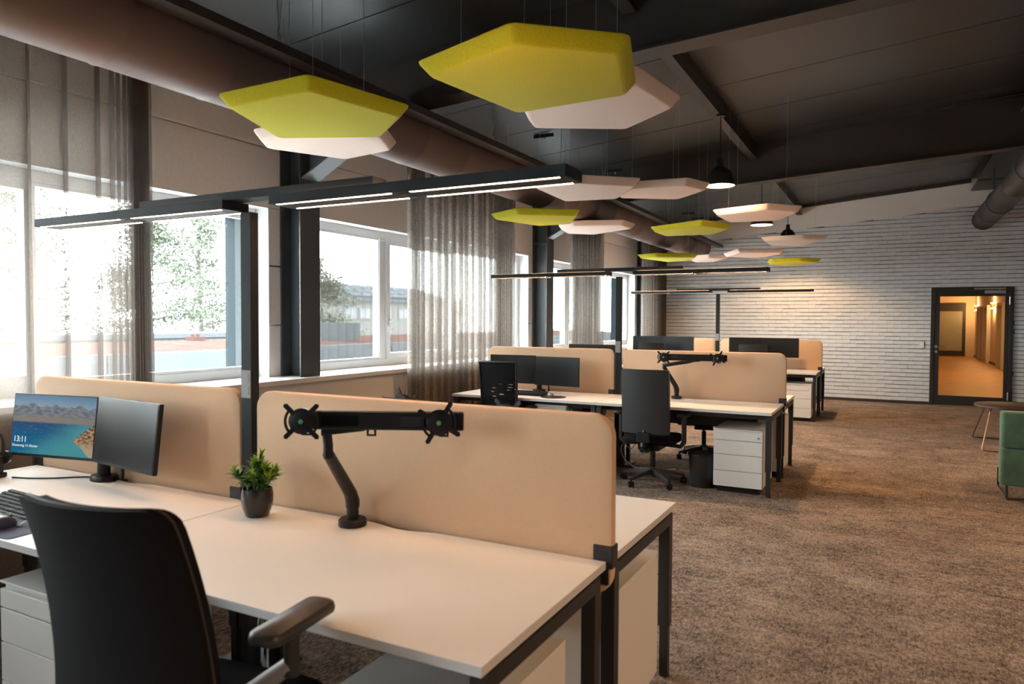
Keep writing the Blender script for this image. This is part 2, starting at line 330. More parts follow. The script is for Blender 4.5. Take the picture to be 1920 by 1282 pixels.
# upper panels
for (y0, y1) in ((-4,-.27),(-.27,Y0),(Y0,Y0+BAY),(Y0+BAY,Y0+2*BAY),(Y0+2*BAY,YF)):
    for (z0, z1) in ((HEAD_Z, 2.985), (2.995, 3.75)):
        part(MB().box(-5.25, XW, y0+.003, y1-.003, z0, z1), 'wall_panel', CONC, wl, bevel=.004)
def pier(y0, y1):
    for (z0, z1) in ((SILL_Z,1.468),(1.478,1.98),(1.99,HEAD_Z-.003)):
        part(MB().box(-5.25, XW, y0, y1, z0, z1), 'wall_panel', CONC, wl, bevel=.006)
pier(-4, WIN[0][0])
for k in range(3): pier(WIN[k][1], WIN[k+1][0])
pier(WIN[3][1], YF)
CLAD = mat('teal_metal_cladding', (.009,.014,.017), .7, spec=.1)
REDTRIM = mat('dull_red_shutter_box', (.07,.035,.03), .6)
for k, (a, b) in enumerate(WIN):
    wn = empty('window_%d' % (k+1), (XW-.15, (a+b)/2, SILL_Z), 0, ['white framed window behind the camera end','white framed window by the first sheer curtain','white framed window between the two steel columns','white framed window nearest the brick wall'][k], None, None, 'structure')
    xo, xi = -4.985, -4.905
    part(MB().box(xi, XW+.001, a, a+.008, SILL_Z, HEAD_Z).box(xi, XW+.001, b-.008, b, SILL_Z, HEAD_Z).box(xi, XW+.001, a+.008, b-.008, HEAD_Z-.008, HEAD_Z-.0005), 'window_reveal', REVEAL, wn)
    a += .008; b -= .008; zb, zt = SILL_Z, HEAD_Z-.008
    part(MB().box(xo, xi, a, b, zb, zb+.075).box(xo, xi, a, b, zt-.075, zt).box(xo, xi, a, a+.07, zb+.075, zt-.075).box(xo, xi, b-.07, b, zb+.075, zt-.075), 'window_frame', PVC, wn, bevel=.004)
    off = a-.008-(5.03*(k-1)-.02)
    m1, m2 = 5.03*(k-1)+1.26, 5.03*(k-1)+2.66
    for m_, hw in ((m1,.05), (m2,.022)): part(MB().box(xo, xi, m_-hw, m_+hw, zb+.075, zt-.075), 'mullion', PVC, wn, bevel=.004)
    for (p0, p1, sash) in ((a+.07, m1-.05, 0), (m1+.05, m2-.022, 1), (m2+.022, b-.07, 0)):
        s_ = .06 if sash else .022; z0, z1 = zb+.075, zt-.075; x0, x1 = xo+.015, xi+(.02 if sash else -.012)
        sh = part(MB().box(x0, x1, p0, p1, z0, z0+s_).box(x0, x1, p0, p1, z1-s_, z1).box(x0, x1, p0, p0+s_, z0+s_, z1-s_).box(x0, x1, p1-s_*.4, p1, z0+s_, z1-s_), 'sash', PVC, wn, bevel=.003)
        g = MB().box(-4.955, -4.951, p0+s_, p1-s_*.4, z0+s_, z1-s_); off_ = wn.location; g.v = [(p[0]-off_[0], p[1]-off_[1], p[2]-off_[2]) for p in g.v]; g.build('pane', GLASS, sh)
        if sash:
            hy = p0+.03
            h = MB().box(x1, x1+.012, hy-.014, hy+.014, 1.46, 1.54).cyl((x1+.012, hy, 1.515), (x1+.045, hy, 1.515), .008, seg=8).tube([(x1+.045, hy, 1.525),(x1+.048, hy, 1.50),(x1+.045, hy, 1.40)], .008, 8)
            h.v = [(p[0]-off_[0], p[1]-off_[1], p[2]-off_[2]) for p in h.v]; h.build('handle', WHITE_PLASTIC, sh, smooth=40)
    part(MB().box(-5.27, xo, a-.006, a+.012, zb, zt).box(-5.27, xo, b-.012, b+.006, zb, zt), 'outer_reveal', CLAD, wn)
    part(MB().box(-5.27, xo, a+.012, b-.012, zt-.05, zt-.0), 'shutter_box', REDTRIM, wn)
    part(MB().box(-5.32, xo, a, b, zb-.05, zb+.005), 'outer_sill', PVC, wn)
# other walls (outside the frame)
tag(MB().box(6, 6.2, -4, YF, 0, 4).build('wall_right', PLASTER), 'plain plaster wall on the aisle side', None, None, 'structure')
tag(MB().box(-5.25, 6.2, -4.2, -4, 0, 4.3).build('wall_back', PLASTER), 'plain plaster wall behind the viewer', None, None, 'structure')

# ------------------------------------------------------------------ steel frame
def ibeam(mb, path0, path1, depth, fwid, tf=.014, tw=.01, upv=Vector((0,0,1))):
    p0, p1 = Vector(path0), Vector(path1); t = (p1-p0).normalized(); s_ = t.cross(upv).normalized(); u = s_.cross(t).normalized()
    def slab(du0, du1, ds):
        vs = []
        for p in (p0, p1):
            for (a, b) in ((-ds,du0),(ds,du0),(ds,du1),(-ds,du1)): vs.append(p+s_*a+u*b)
        mb.add(vs, [(0,1,2,3),(7,6,5,4),(0,4,5,1),(1,5,6,2),(2,6,7,3),(3,7,4,0)])
    slab(0, tf, fwid/2); slab(tf, depth-tf, tw/2); slab(depth-tf, depth, fwid/2); return mb
clabels = ['petrol steel column', 'dark petrol steel column left of the second curtain', 'dark petrol steel column right of the second curtain', 'dark steel column at the brick wall corner']
for k in range(4):
    yc = Y0+BAY*(k-1); xo, xi = -4.745, -4.505
    co = empty('steel_column', (-4.62, yc, SILL_Z), 0, clabels[k], None, None, 'structure')
    zt = 3.30
    mb = MB(); 
    mb.box(xi-.016, xi, yc-.12, yc+.12, SILL_Z, zt); mb.box(xo, xo+.016, yc-.12, yc+.12, SILL_Z, zt); mb.box(xo+.016, xi-.016, yc-.006, yc+.006, SILL_Z, zt)
    part(mb, 'column_shaft', STEELC, co, bevel=.003)
    part(MB().box(xo+.016, xi-.016, yc-.11, yc+.11, 2.66, 2.675), 'stiffener', STEELC, co)
    # haunch under the rafter
    hm = MB(); hx0, hx1, z0, z1 = xi, -3.58, 2.735, 3.21
    hm.add([(hx0,yc-.1,z0),(hx1,yc-.1,z1),(hx1,yc+.1,z1),(hx0,yc+.1,z0),(hx0,yc-.1,z0+.014),(hx1,yc-.1,z1+.014),(hx1,yc+.1,z1+.014),(hx0,yc+.1,z0+.014)], [(3,2,1,0),(4,5,6,7),(0,1,5,4),(1,2,6,5),(2,3,7,6),(3,0,4,7)])
    hm.add([(hx0,yc-.005,z0+.01),(hx1,yc-.005,z1+.01),(hx0,yc-.005,3.2),(hx0,yc+.005,z0+.01),(hx1,yc+.005,z1+.01),(hx0,yc+.005,3.2)], [(0,1,2),(5,4,3),(0,3,4,1),(1,4,5,2),(2,5,3,0)])
    part(hm, 'haunch', mat('haunch_grey_%d' % k, (.10,.115,.13), .4), co)
    rl = ['steel rafter', 'dark steel rafter crossing behind the large yellow panel', 'dark steel rafter behind the first black pendant', 'dark steel rafter along the brick wall'][k]
    if k == 3: continue
    rm = MB(); ibeam(rm, (-4.62, yc, zr(-4.62)), (1.42, yc, zr(1.42)), .58, .2)
    ibeam(rm, (1.42, yc, zr(1.42)), (6, yc, zr(6)), .58, .2)
    ro = rm.build('steel_rafter', DARKBEAM); tag(ro, rl, None, None, 'structure')
pm = MB(); ibeam(pm, (-1.61, -4, 3.62), (-1.61, YF, 3.62), .20, .10)
tag(pm.build('steel_purlin', DARKBEAM), 'dark purlin between rafters carrying the pendants', None, None, 'structure')
ct = empty('cable_tray', (-3.11, 5, 3.025), 0, 'long dark cable tray hung along the top of the round brown duct', 'cable tray')
part(MB().box(-3.17, -3.05, -4, YF-.1, 3.025, 3.031).box(-3.056, -3.05, -4, YF-.1, 3.031, 3.077).box(-3.17, -3.164, -4, YF-.1, 3.031, 3.077), 'tray_body', DARKBEAM, ct)
for yy in (.6, 3.05, 5.55, 8.3, 11.2, 13.8):
    part(MB().cyl((-3.11, yy, 3.03), (-3.11, yy, 3.14), .008, seg=8).tube([(-3.11, yy, 3.14), (-3.12, yy, 3.16), (-3.11, yy, 3.18), (-3.10, yy, 3.16), (-3.11, yy, 3.14)], .004, 6).cyl((-3.11, yy, 3.18), (-3.16, yy, zc(-3.16)), .003, seg=6).cyl((-3.11, yy, 3.18), (-3.06, yy, zc(-3.06)), .003, seg=6), 'tray_hanger', STEEL, ct)
rb_ = MB(); ibeam(rb_, (1.44, -4, 3.865), (1.44, YF, 3.865), .24, .38, .02, .03); tag(rb_.build('steel_purlin', DARKPAINT), 'broad dark ridge beam above the right duct', None, None, 'structure')
for xx in (1.95,): 
    pm = MB(); ibeam(pm, (xx, -4, 3.74), (xx, YF, 3.74), .18, .12); tag(pm.build('steel_purlin', DARKPAINT), 'dark beam beyond the right duct', None, None, 'structure')

# round ducts
def duct(name, xc, z, r, y0, y1, m, lab, rings, collar=0):
    o = empty(name, (xc, y0, z), 0, lab, 'duct')
    prof = []; n = 40
    rr = []; ys = [y0]
    y = y0; rj = random.Random(1)
    while y < y1-.3: 
        y += rings; ys += [y-.012, y, y+.012]
    ys.append(y1-.04); rad = []
    out = []
    for i, yy in enumerate(ys):
        bump = .004 if (i > 0 and i < len(ys)-1 and (i-2) % 3 == 0) else 0
        out.append([(xc+(r+bump)*math.cos(2*PI*k/n), yy, z+(r+bump)*math.sin(2*PI*k/n)) for k in range(n)])
    for (q, dy) in ((.97,.02),(.88,.04),(.6,.05)): out.append([(xc+r*q*math.cos(2*PI*k/n), y1-.04+dy, z+r*q*math.sin(2*PI*k/n)) for k in range(n)])
    mb = MB().loft(out); part(mb, 'duct_tube', m, o, smooth=50); return o
d1 = duct('round_duct', -3.42, 2.985, .225, -4, 14.5, DUCTM, 'fat round brown duct running above the window curtains', .62)
d2 = duct('round_duct', 1.45, 3.34, .18, -4, 14.8, DUCTR, 'dark round duct ending before the brick wall at right', 1.4)
d2.rotation_euler = (0,0,0)
for yy in (10.2, 13.0):
    part(MB().box(1.15, 1.65, yy-.015, yy+.015, 3.66, 3.69).cyl((1.36, yy, 3.50), (1.36, yy, 3.86), .010, seg=8).tube([(1.45+.186*math.cos(a), yy, 3.34+.186*math.sin(a)) for a in [2*PI*i/24 for i in range(25)]], .008, 6), 'duct_hanger', STEELC, d2)

# ------------------------------------------------------------------ curtains
def curtain(y0, y1, segs, lab, m_, x=-4.335, ztop=3.25, zbot=.02):
    # segs: list of (fraction end, period, amplitude, overhang)
    o = MB(); pts = []; y = y0; th = 0
    rj = random.Random(int(abs(y0)*10))
    start = y0
    for (ye, per, amp, ov) in segs:
        n = max(2, int(round((ye-start)/per))); p = (ye-start)/n; L_ = start
        for q in range(n):
            w_ = p*rj.uniform(.82, 1.18) if q < n-1 else start+n*p-L_
            fw_ = min(.030, p*.4); dp = amp*rj.uniform(.75, 1.25); sk = rj.uniform(-.008, .008)
            flat = max(.01, w_-fw_)
            for i in range(5): pts.append((x-.012*math.sin(PI*i/5)*min(1, flat/.1), L_+flat*i/5))
            c_ = L_+flat+fw_/2
            pts += [(x+dp*.15, c_-fw_*.42), (x+dp*.55, c_-fw_*.30+sk*.5), (x+dp*.88, c_-fw_*.30+sk), (x+dp, c_+sk), (x+dp*.88, c_+fw_*.30+sk), (x+dp*.55, c_+fw_*.30+sk*.5), (x+dp*.15, c_+fw_*.42)]
            L_ += w_
        start = ye
    zs = [zbot, .5, 1.0, 1.8, 2.5, ztop]; k = len(pts); vs = []; fs = []
    for j, z in enumerate(zs):
        q = 1+.12*(1-j/5)
        for (px, py) in pts: vs.append((x+(px-x)*q, py, z))
    for j in range(len(zs)-1):
        for i in range(k-1): fs.append((j*k+i, j*k+i+1, (j+1)*k+i+1, (j+1)*k+i))
    o.add(vs, fs); c = empty('sheer_curtain', (x, (y0+y1)/2, 0), 0, lab, 'curtain', None)
    part(o, 'curtain_cloth', m_, c, smooth=180)
    part(MB().box(x-.015, x+.015, y0-.03, y1+.03, ztop, ztop+.025), 'curtain_rail', STEELC, c)
curtain(.25, 3.05, [(2.83,.172,.055,.10),(2.95,.035,.05,.1),(3.05,.015,.075,.10)], 'sheer taupe curtain at the left edge of the room, see-through with wide folds', CURTAIN)
curtain(5.96, 8.2, [(6.2,.07,.06,.1),(7.75,.135,.06,.1),(8.2,.06,.075,.1)], 'sheer taupe curtain with close pleats between the two steel columns', CURTAIN_D)
curtain(10.16, 11.40, [(11.40,.075,.075,.1)], 'narrow gathered taupe curtain right of the second steel column', CURTAIN_D)
curtain(13.72, 15.19, [(15.19,.09,.075,.1)], 'taupe curtain gathered in the corner by the brick wall', CURTAIN_D)

# ------------------------------------------------------------------ door and corridor
dr = empty('door_1', ((DX0+DX1)/2, YF, 0), 0, 'glazed door in a dark frame in the brick wall', None, None, 'structure')
part(MB().box(DX0, DX0+.05, YF-.05, YF+.12, 0, DH).box(DX1-.06, DX1, YF-.05, YF+.12, 0, DH).box(DX0+.05, DX1-.06, YF-.05, YF+.12, DH-.05, DH), 'door_frame', DOORM, dr, bevel=.004)
L0, L1, LT = DX0+.055, DX1-.065, DH-.055; g0, g1, gb, gt = .812, 1.80, .185, 1.985
leaf = part(MB().box(L0, g0, YF-.035, YF+.03, .01, LT).box(g1, L1, YF-.035, YF+.03, .01, LT).box(g0, g1, YF-.035, YF+.03, .01, gb).box(g0, g1, YF-.035, YF+.03, gt, LT), 'door_leaf', DOORM, dr, bevel=.003)
def sub(mb, name, m, par, root, **k):
    off = root.location; mb.v = [(p[0]-off[0], p[1]-off[1], p[2]-off[2]) for p in mb.v]; return mb.build(name, m, par, **k)
sub(MB().box(g0, g1, YF-.004, YF+.004, gb, gt), 'pane', GLASS_D, leaf, dr)
hx = .765
h = MB().cyl((hx, YF-.036, 1.07), (hx, YF-.048, 1.07), .027, seg=16).cyl((hx, YF-.048, 1.07), (hx, YF-.09, 1.07), .009, seg=8).tube([(hx, YF-.09, 1.07), (hx+.02, YF-.095, 1.07), (hx+.13, YF-.09, 1.068)], .010, 8)
sub(h, 'door_handle', STEEL, leaf, dr, smooth=40)
sub(MB().cyl((hx, YF-.036, .98), (hx, YF-.046, .98), .024, seg=16).box(hx-.006, hx+.006, YF-.05, YF-.045, .965, .995), 'lock_rosette', STEEL, leaf, dr, smooth=40)
for z_ in (.22, 1.90): part(MB().cyl((DX1-.062, YF-.06, z_-.07), (DX1-.062, YF-.06, z_+.07), .011, seg=10), 'hinge', STEEL, dr, smooth=40)
part(MB().box(1.49, 1.80, YF-.085, YF-.036, 2.03, 2.085), 'door_closer', GREYP, dr, bevel=.005)
part(MB().box(1.33, 1.80, YF-.075, YF-.055, 2.108, 2.128).box(1.70, 1.72, YF-.08, YF-.055, 2.08, 2.118), 'closer_rail', STEEL, dr, bevel=.002)
tag(MB().box(.50, .575, YF-.034, YF-.020, 1.045, 1.165).build('light_switch', WHITE_PLASTIC, bevel=.004), 'pale switch plate on the brick left of the glazed door', 'switch')
COR = empty('room', (0,0,0), 0, None, None, None, 'group'); bpy.data.objects.remove(COR)
ORANGE_FLOOR = mat('corridor_wood_floor', (.42,.22,.07), .5, var=.15, vscale=3)
CWALL = mat('corridor_wall', (.72,.62,.50), .8)
tag(MB().box(-.6, 4.5, YF, 37.2, -.05, 0).build('floor', ORANGE_FLOOR), 'warm brown corridor floor beyond the glazed door', None, None, 'structure')
tag(MB().box(3.3, 3.5, YF+.2, 37.2, 0, 2.7).build('wall_corridor_right', CWALL), 'corridor wall with lamps beyond the glazed door', None, None, 'structure')
tag(MB().box(-.8, -.6, YF+.2, 37.2, 0, 2.7).build('wall_corridor_left', CWALL), 'corridor wall out of sight beyond the door', None, None, 'structure')
tag(MB().box(-.8, 3.5, 37, 37.2, 0, 2.7).build('wall_corridor_end', CWALL), 'end wall of the corridor', None, None, 'structure')
tag(MB().box(-.8, 3.5, YF+.2, 37.2, 2.65, 2.75).build('ceiling', CWALL), 'corridor ceiling', None, None, 'structure')
tag(MB().box(3.28, 3.3, YF+.2, 37, 0, .08).build('baseboard_corridor', DARKBEAM), 'dark baseboard along the corridor', None, None, 'structure')
d2_ = empty('door_2', (2.2, 36.98, 0), 0, 'dark framed frosted door at the end of the corridor', None, None, 'structure')
part(MB().box(1.4, 2.95, 36.93, 37, .03, 2.35), 'door_frame', DOORM, d2_)
part(MB().box(1.5, 2.82, 36.90, 36.93, .25, 1.98), 'pane', mat('frosted_door_pane', (.30,.31,.26), .35), d2_)
part(MB().box(2.70, 2.80, 36.86, 36.90, 1.05, 1.08), 'door_handle', STEEL, d2_)
for i, (y0, y1) in enumerate(((31.6, 33.0), (34.0, 35.2), (27.6, 28.9))):
    dn = empty('door_%d' % (i+3), (3.28, (y0+y1)/2, 0), 0, 'white door frame in the corridor wall', None, None, 'structure')
    part(MB().box(3.18, 3.3, y0, y0+.1, 0, 2.15).box(3.18, 3.3, y1-.1, y1, 0, 2.15).box(3.18, 3.3, y0+.1, y1-.1, 2.05, 2.15), 'door_frame', WHITE_PLASTIC, dn)
    part(MB().box(3.27, 3.3, y0+.1, y1-.1, 0, 2.05), 'door_leaf', PED, dn)
BULB = emis('warm_bulb', (1, .72, .36), 60)
SHADEW = mat('sconce_white', (.6,.5,.4), .5)
sp = [(3.22, 30.6), (3.22, 36.0), (3.22, 24.0)]
for i, (sx, sy) in enumerate(sp):
    s_ = empty('wall_lamp', (sx, sy, 2.1), 0, ['glowing wall lamp nearer on the corridor wall seen through the glazed door','glowing wall lamp farther down the corridor seen through the glazed door','glowing wall lamp at the near end of the corridor'][i], 'lamp', 'corridor wall lamps')
    MB().cyl((0,0,-.09),(0,0,.09),.045,seg=14).box(.02,.08,-.02,.02,-.03,.03).build('lamp_body', SHADEW, s_, smooth=40)
    MB().cyl((0,0,.091),(0,0,.099),.04,seg=14).build('bulb', BULB, s_); MB().cyl((0,0,-.099),(0,0,-.091),.04,seg=14).build('bulb', BULB, s_)
    for dz in (.16, -.16):
        pl = bpy.data.lights.new('wall_lamp_light', 'POINT'); pl.energy = 11; pl.color = (1,.55,.20); pl.shadow_soft_size = .04
        po = bpy.data.objects.new('wall_lamp_light', pl); COL.objects.link(po); po.parent = s_; po.location = (-.02, 0, dz)
for sy in (18.5, 22, 26):    # corridor ceiling lamps
    pl = bpy.data.lights.new('corridor_downlight', 'AREA'); pl.energy = 9; pl.size = .3; pl.color = (1,.55,.20)
    po = bpy.data.objects.new('corridor_downlight', pl); COL.objects.link(po); po.location = (1.9, sy, 2.63)

# ------------------------------------------------------------------ desks
ROWS = [(-.802, 1.387), (-.873, 6.4315), (-.955, 11.68)]     # right end x, front y
DL, DD, GAP, TZ = 1.6131, .8138, .0574, .74
def desk_proto():
    d = empty('desk', (0,0,0), 0)
    hx, hy = DL/2-.003, DD/2-.002
    # rear edge with a shallow cable scallop (rear = +y)
    n = 12; sc = []
    for i in range(n+1):
        t = i/n; xx = .17-.34*t; sc.append((xx, hy-.028*(.5-.5*math.cos(2*PI*min(max(t,0),1)))))
    poly = [(-hx,-hy),(hx,-hy),(hx,hy)]+sc+[(-hx,hy)]
    mb = MB(); k = len(poly)
    vs = [(p[0],p[1],TZ-.025) for p in poly]+[(p[0],p[1],TZ) for p in poly]
    mb.add(vs, [tuple(range(k-1,-1,-1)), tuple(range(k,2*k))]); mb.mi = 1
    mb.f += [(i,(i+1)%k,k+(i+1)%k,k+i) for i in range(k)]; mb.m += [1]*k
    mb.build('tabletop', [WHITE_TOP, EDGE], d)
    r0, r1 = TZ-.025-.012-.045, TZ-.025-.012
    for s_ in (-1, 1):
        x = s_*(hx-.028)
        MB().box(x-.024, x+.024, -hy+.035, hy-.035, r0, r1).build('side_rail', BLACK, d, bevel=.002)
        for t_ in (-1, 1):
            y = t_*(hy-.06)
            lg = MB().box(x-.024, x+.024, y-.024, y+.024, .22, r0).build('leg', BLACK, d, bevel=.002)
            MB().box(x-.018, x+.018, y-.018, y+.018, .012, .22).cyl((x,y,0),(x,y,.012),.024,seg=12).build('leg_foot', BLACK, lg, bevel=.001)
    MB().box(-hx+.06, hx-.06, -hy+.16, -hy+.20, r0, r1).box(-hx+.06, hx-.06, hy-.20, hy-.16, r0, r1).box(-hx+.05, hx-.05, -.25, -.21, r1, TZ-.025).box(-hx+.05, hx-.05, .21, .25, r1, TZ-.025).build('cross_beam', BLACK, d)
    MB().box(-.55, .55, hy-.15, hy-.05, .50, .505).box(-.55, .55, hy-.152, hy-.148, .50, .60).box(-.55, .55, hy-.052, hy-.048, .50, .60).box(-.5, -.48, hy-.15, hy-.05, .6, r0).box(.48, .5, hy-.15, hy-.05, .6, r0).build('cable_tray', BLACK, d)
    return d
D0 = desk_proto(); used = False
rown = ['nearest', 'middle', 'farthest']
dl = {(0,0,0):'white desk with the two screens, keyboard and headset, in the nearest row', (0,1,0):'large bare white desk in the foreground with the potted plant on it',
      (0,0,1):'white desk hidden behind the nearest left divider', (0,1,1):'white desk behind the nearest right divider, its corner seen beside the aisle',
      (1,0,0):'white desk with mesh chair and two dark screens in the middle row', (1,1,0):'white desk above the waste bin with an empty monitor arm, middle row',
      (1,0,1):'white desk behind the left divider of the middle row', (1,1,1):'white desk behind the right divider of the middle row, corner at the aisle',
      (2,0,0):'white desk by the windows in the row nearest the brick wall', (2,1,0):'white desk at the aisle end of the row nearest the brick wall',
      (2,0,1):'white desk behind the left divider, facing the brick wall', (2,1,1):'white desk behind the right divider, closest to the brick wall'}
for r, (xr, yf) in enumerate(ROWS):
    for c in (0, 1):
        for b in (0, 1):
            x = xr-DL*(1.5-c); y = yf+DD/2 + (DD+GAP if b else 0)
            o = D0 if not used else copy_tree(D0)
            used = True; o.location = (x, y, 0); o.rotation_euler = (0,0,PI if b else 0)
            tag(o, dl[(r,c,b)], 'desk', 'white bench desks')

# ------------------------------------------------------------------ divider screens
def divider(x0, x1, yc, lab):
    d = empty('desk_divider', ((x0+x1)/2, yc, .62), 0, lab, 'divider', 'beige felt desk dividers')
    L_ = (x1-x0)/2; H_ = .60; r = .075; rings = []
    for (dy, ins) in ((-.022,.014),(-.018,.004),(-.010,0),(.010,0),(.018,.004),(.022,.014)):
        rings.append([(p[0], dy, p[1]) for p in rrect(-L_+ins, L_-ins, ins, H_-ins, r-ins, 7)])
    MB().loft(rings).build('felt_panel', FELT, d, smooth=35)
    for s_ in (-1, 1):
        xo = s_*(L_-.03)
        MB().box(xo-.034, xo+.034, -.027, .027, .095, .17).box(xo-.02, xo+.02, -.027, .027, .04, .095).build('clamp', BLACK, d, bevel=.003)
dn = ['foreground right beige felt divider behind the potted plant','foreground left beige felt divider behind the lit screen','beige felt divider with empty monitor arm, middle row','beige felt divider behind the mesh chair, middle row','beige felt divider nearest the brick wall at the aisle','beige felt divider nearest the brick wall at the window side']
PX = [-2.458, -2.54, -2.60]; YD = [2.23, 7.272, 12.52]
for r, (xr, yf) in enumerate(ROWS):
    divider(PX[r]+.055, xr+.014, YD[r], dn[2*r]); divider(xr-2*DL-.02, PX[r]-.04, YD[r], dn[2*r+1])

# ------------------------------------------------------------------ bench lamps
def lamp(px, y, lab, first=None):
    t = empty('bench_lamp', (px, y, 0), 0, lab, 'lamp', 'black twin-bar bench lamps')
    MB().box(-.031, .031, -.022, .022, .02, 1.985).build('post', LAMPM, t, bevel=.003)
    MB().box(-.16, .16, -.14, .14, 0, .02).build('base_plate', BLACK, t, bevel=.004)
    MB().box(-.028, .028, -.026, -.021, 1.185, 1.305).box(-.02,.02,-.028,-.026,1.20,1.235).box(-.02,.02,-.028,-.026,1.25,1.29).build('switch_plate', GREYP, t, bevel=.001)
    MB().box(-.72, .68, -.012, .075, 2.046, 2.082).build('cross_arm', LAMPM, t, bevel=.002)
    for (x0, x1) in ((-1.535, -.115), (.16, 1.505)):
        hs = MB().box(x0, x1, -.043, .103, 2.004, 2.045).build('light_bar', LAMPM, t, bevel=.002)
        MB().box(x0+.04, x1-.04, -.02, .08, 2.0463, 2.0469).build('added_uplight', FILL_UPLED, hs)  # added fill glow on the unseen top of the bar
        xm = (x0+x1)/2+(.02 if x0 < 0 else -.01)
        for sy in (-.028, .088):
            for (a, b) in ((x0+.03, xm-.045), (xm+.045, x1-.03)):
                MB().box(a, b, sy-.008, sy+.008, 2.0032, 2.0038).build('light_strip', LED, hs)
                MB().box(a, b, sy-.0105, sy-.008, 2.0022, 2.0038).box(a, b, sy+.008, sy+.0105, 2.0022, 2.0038).build('strip_lip', LAMPM, hs)['kind'] = 'stuff'
        MB().box(xm-.014, xm+.014, -.015, .01, 2.0, 2.004).box(xm-.014, xm+.014, .05, .075, 2.0, 2.004).build('sensor', BLACK_PLASTIC, hs)
    return t
L1_ = lamp(PX[0], YD[0], 'large black bench lamp with glowing strips over the foreground desks')
copy_tree(L1_, None, (PX[1], YD[1]-.002, 0), 0, 'black bench lamp over the middle row of desks')
copy_tree(L1_, None, (PX[2], YD[2]+.002, 0), 0, 'black bench lamp over the desks nearest the brick wall')

# ------------------------------------------------------------------ ceiling acoustic panels
PAN = [
('Y1',(-2.74,2.98,2.6),[(-0.5, 0.19), (-0.26, -0.39), (0.3, -0.4), (0.42, 0.15), (0.05, 0.44)],'lime yellow acoustic panel in front of the brown duct, above the window side'),
('W1',(-3.42,3.79,2.72),[(-0.47, -0.09), (-0.32, -0.3), (0.29, -0.39), (0.43, 0.02), (0.27, 0.34), (-0.21, 0.42)],'pale acoustic panel just behind the lime one by the duct'),
('Y2',(-1.33,2.79,2.55),[(-0.41, -0.24), (0.08, -0.4), (0.39, -0.13), (0.25, 0.37), (-0.32, 0.4)],'largest lime yellow acoustic panel, closest overhead'),
('W2',(-1.55,3.91,2.74),[(-0.46, 0.22), (-0.36, -0.08), (-0.02, -0.45), (0.37, -0.37), (0.43, 0.18), (0.04, 0.5)],'pale acoustic panel half hidden behind the largest lime one'),
('W3',(-2.31,5.63,2.6),[(-0.31, 0.39), (-0.27, -0.32), (-0.04, -0.49), (0.48, -0.04), (0.15, 0.46)],'pale acoustic panel at the end of the foreground bench lamp'),
('W4',(-1.86,6.42,2.68),[(-0.41, 0.11), (-0.32, -0.31), (0.29, -0.25), (0.39, 0.04), (0.05, 0.41)],'pale acoustic panel touching the glow of the first black pendant'),
('Y3',(-3.36,7.03,2.6),[(-0.41, -0.25), (-0.03, -0.46), (0.47, -0.13), (0.18, 0.42), (-0.21, 0.42)],'lime acoustic panel in front of the second steel column'),
('W5',(-3.40,8.64,2.68),[(-0.43, 0.24), (-0.34, -0.17), (-0.06, -0.44), (0.49, -0.25), (0.5, 0.12), (-0.16, 0.5)],'pale acoustic panel right below the duct beside the second steel column'),
('Y4',(-2.14,8.73,2.6),[(-0.41, 0.32), (-0.41, -0.17), (0.23, -0.5), (0.44, -0.05), (0.16, 0.4)],'lime acoustic panel in front of the far end of the duct'),
('W6',(-1.28,8.11,2.65),[(-0.38, -0.23), (0.17, -0.42), (0.42, -0.14), (0.15, 0.44), (-0.36, 0.34)],'pale acoustic panel hiding the top of the second pendant'),
('W7',(-1.28,11.29,2.68),[(-0.35, -0.33), (0.18, -0.36), (0.44, -0.18), (0.07, 0.58), (-0.34, 0.3)],'pale acoustic panel under the third pendant near the brick wall'),
('W8',(-1.99,12.54,2.62),[(-0.52, 0.15), (-0.17, -0.56), (0.41, -0.29), (0.36, 0.21), (-0.08, 0.49)],'thin pale acoustic panel left of the last lime one before the brick wall'),
('Y5',(-1.51,13.08,2.5),[(-0.36, 0.15), (-0.22, -0.43), (0.2, -0.48), (0.44, -0.13), (0.1, 0.43), (-0.16, 0.45)],'dull lime acoustic panel hanging last before the brick wall'),
('Y6',(-3.27,11.91,2.55),[(-0.4, -0.36), (-0.09, -0.5), (0.45, -0.14), (0.24, 0.4), (-0.2, 0.5)],'lime acoustic panel under the end of the duct'),
('W9',(-2.95,13.2,2.62),[(-0.31, 0.43), (-0.25, -0.27), (0.13, -0.43), (0.39, -0.2), (0.03, 0.46)],'small brownish pale acoustic panel behind the lime one under the duct end'),
]
def offs(poly, d):
    n = len(poly); out = []
    for i in range(n):
        p0, p1, p2 = Vector(poly[i-1]), Vector(poly[i]), Vector(poly[(i+1) % n])
        a = (p1-p0).normalized(); b = (p2-p1).normalized(); na = Vector((a.y,-a.x)); nb = Vector((b.y,-b.x))
        m = (na+nb); m = m/ max(.3, m.dot(na)); out.append(p1+m*d)
    return out
def roundc(poly, r, n=5):
    k = len(poly); out = []
    for i in range(k):
        p0, p1, p2 = Vector(poly[i-1]), Vector(poly[i]), Vector(poly[(i+1) % k])
        a = p1+(p0-p1).normalized()*r; b = p1+(p2-p1).normalized()*r
        for j in range(n+1):
            t = j/n; out.append(a*(1-t)**2+p1*2*t*(1-t)+b*t*t)
    return out
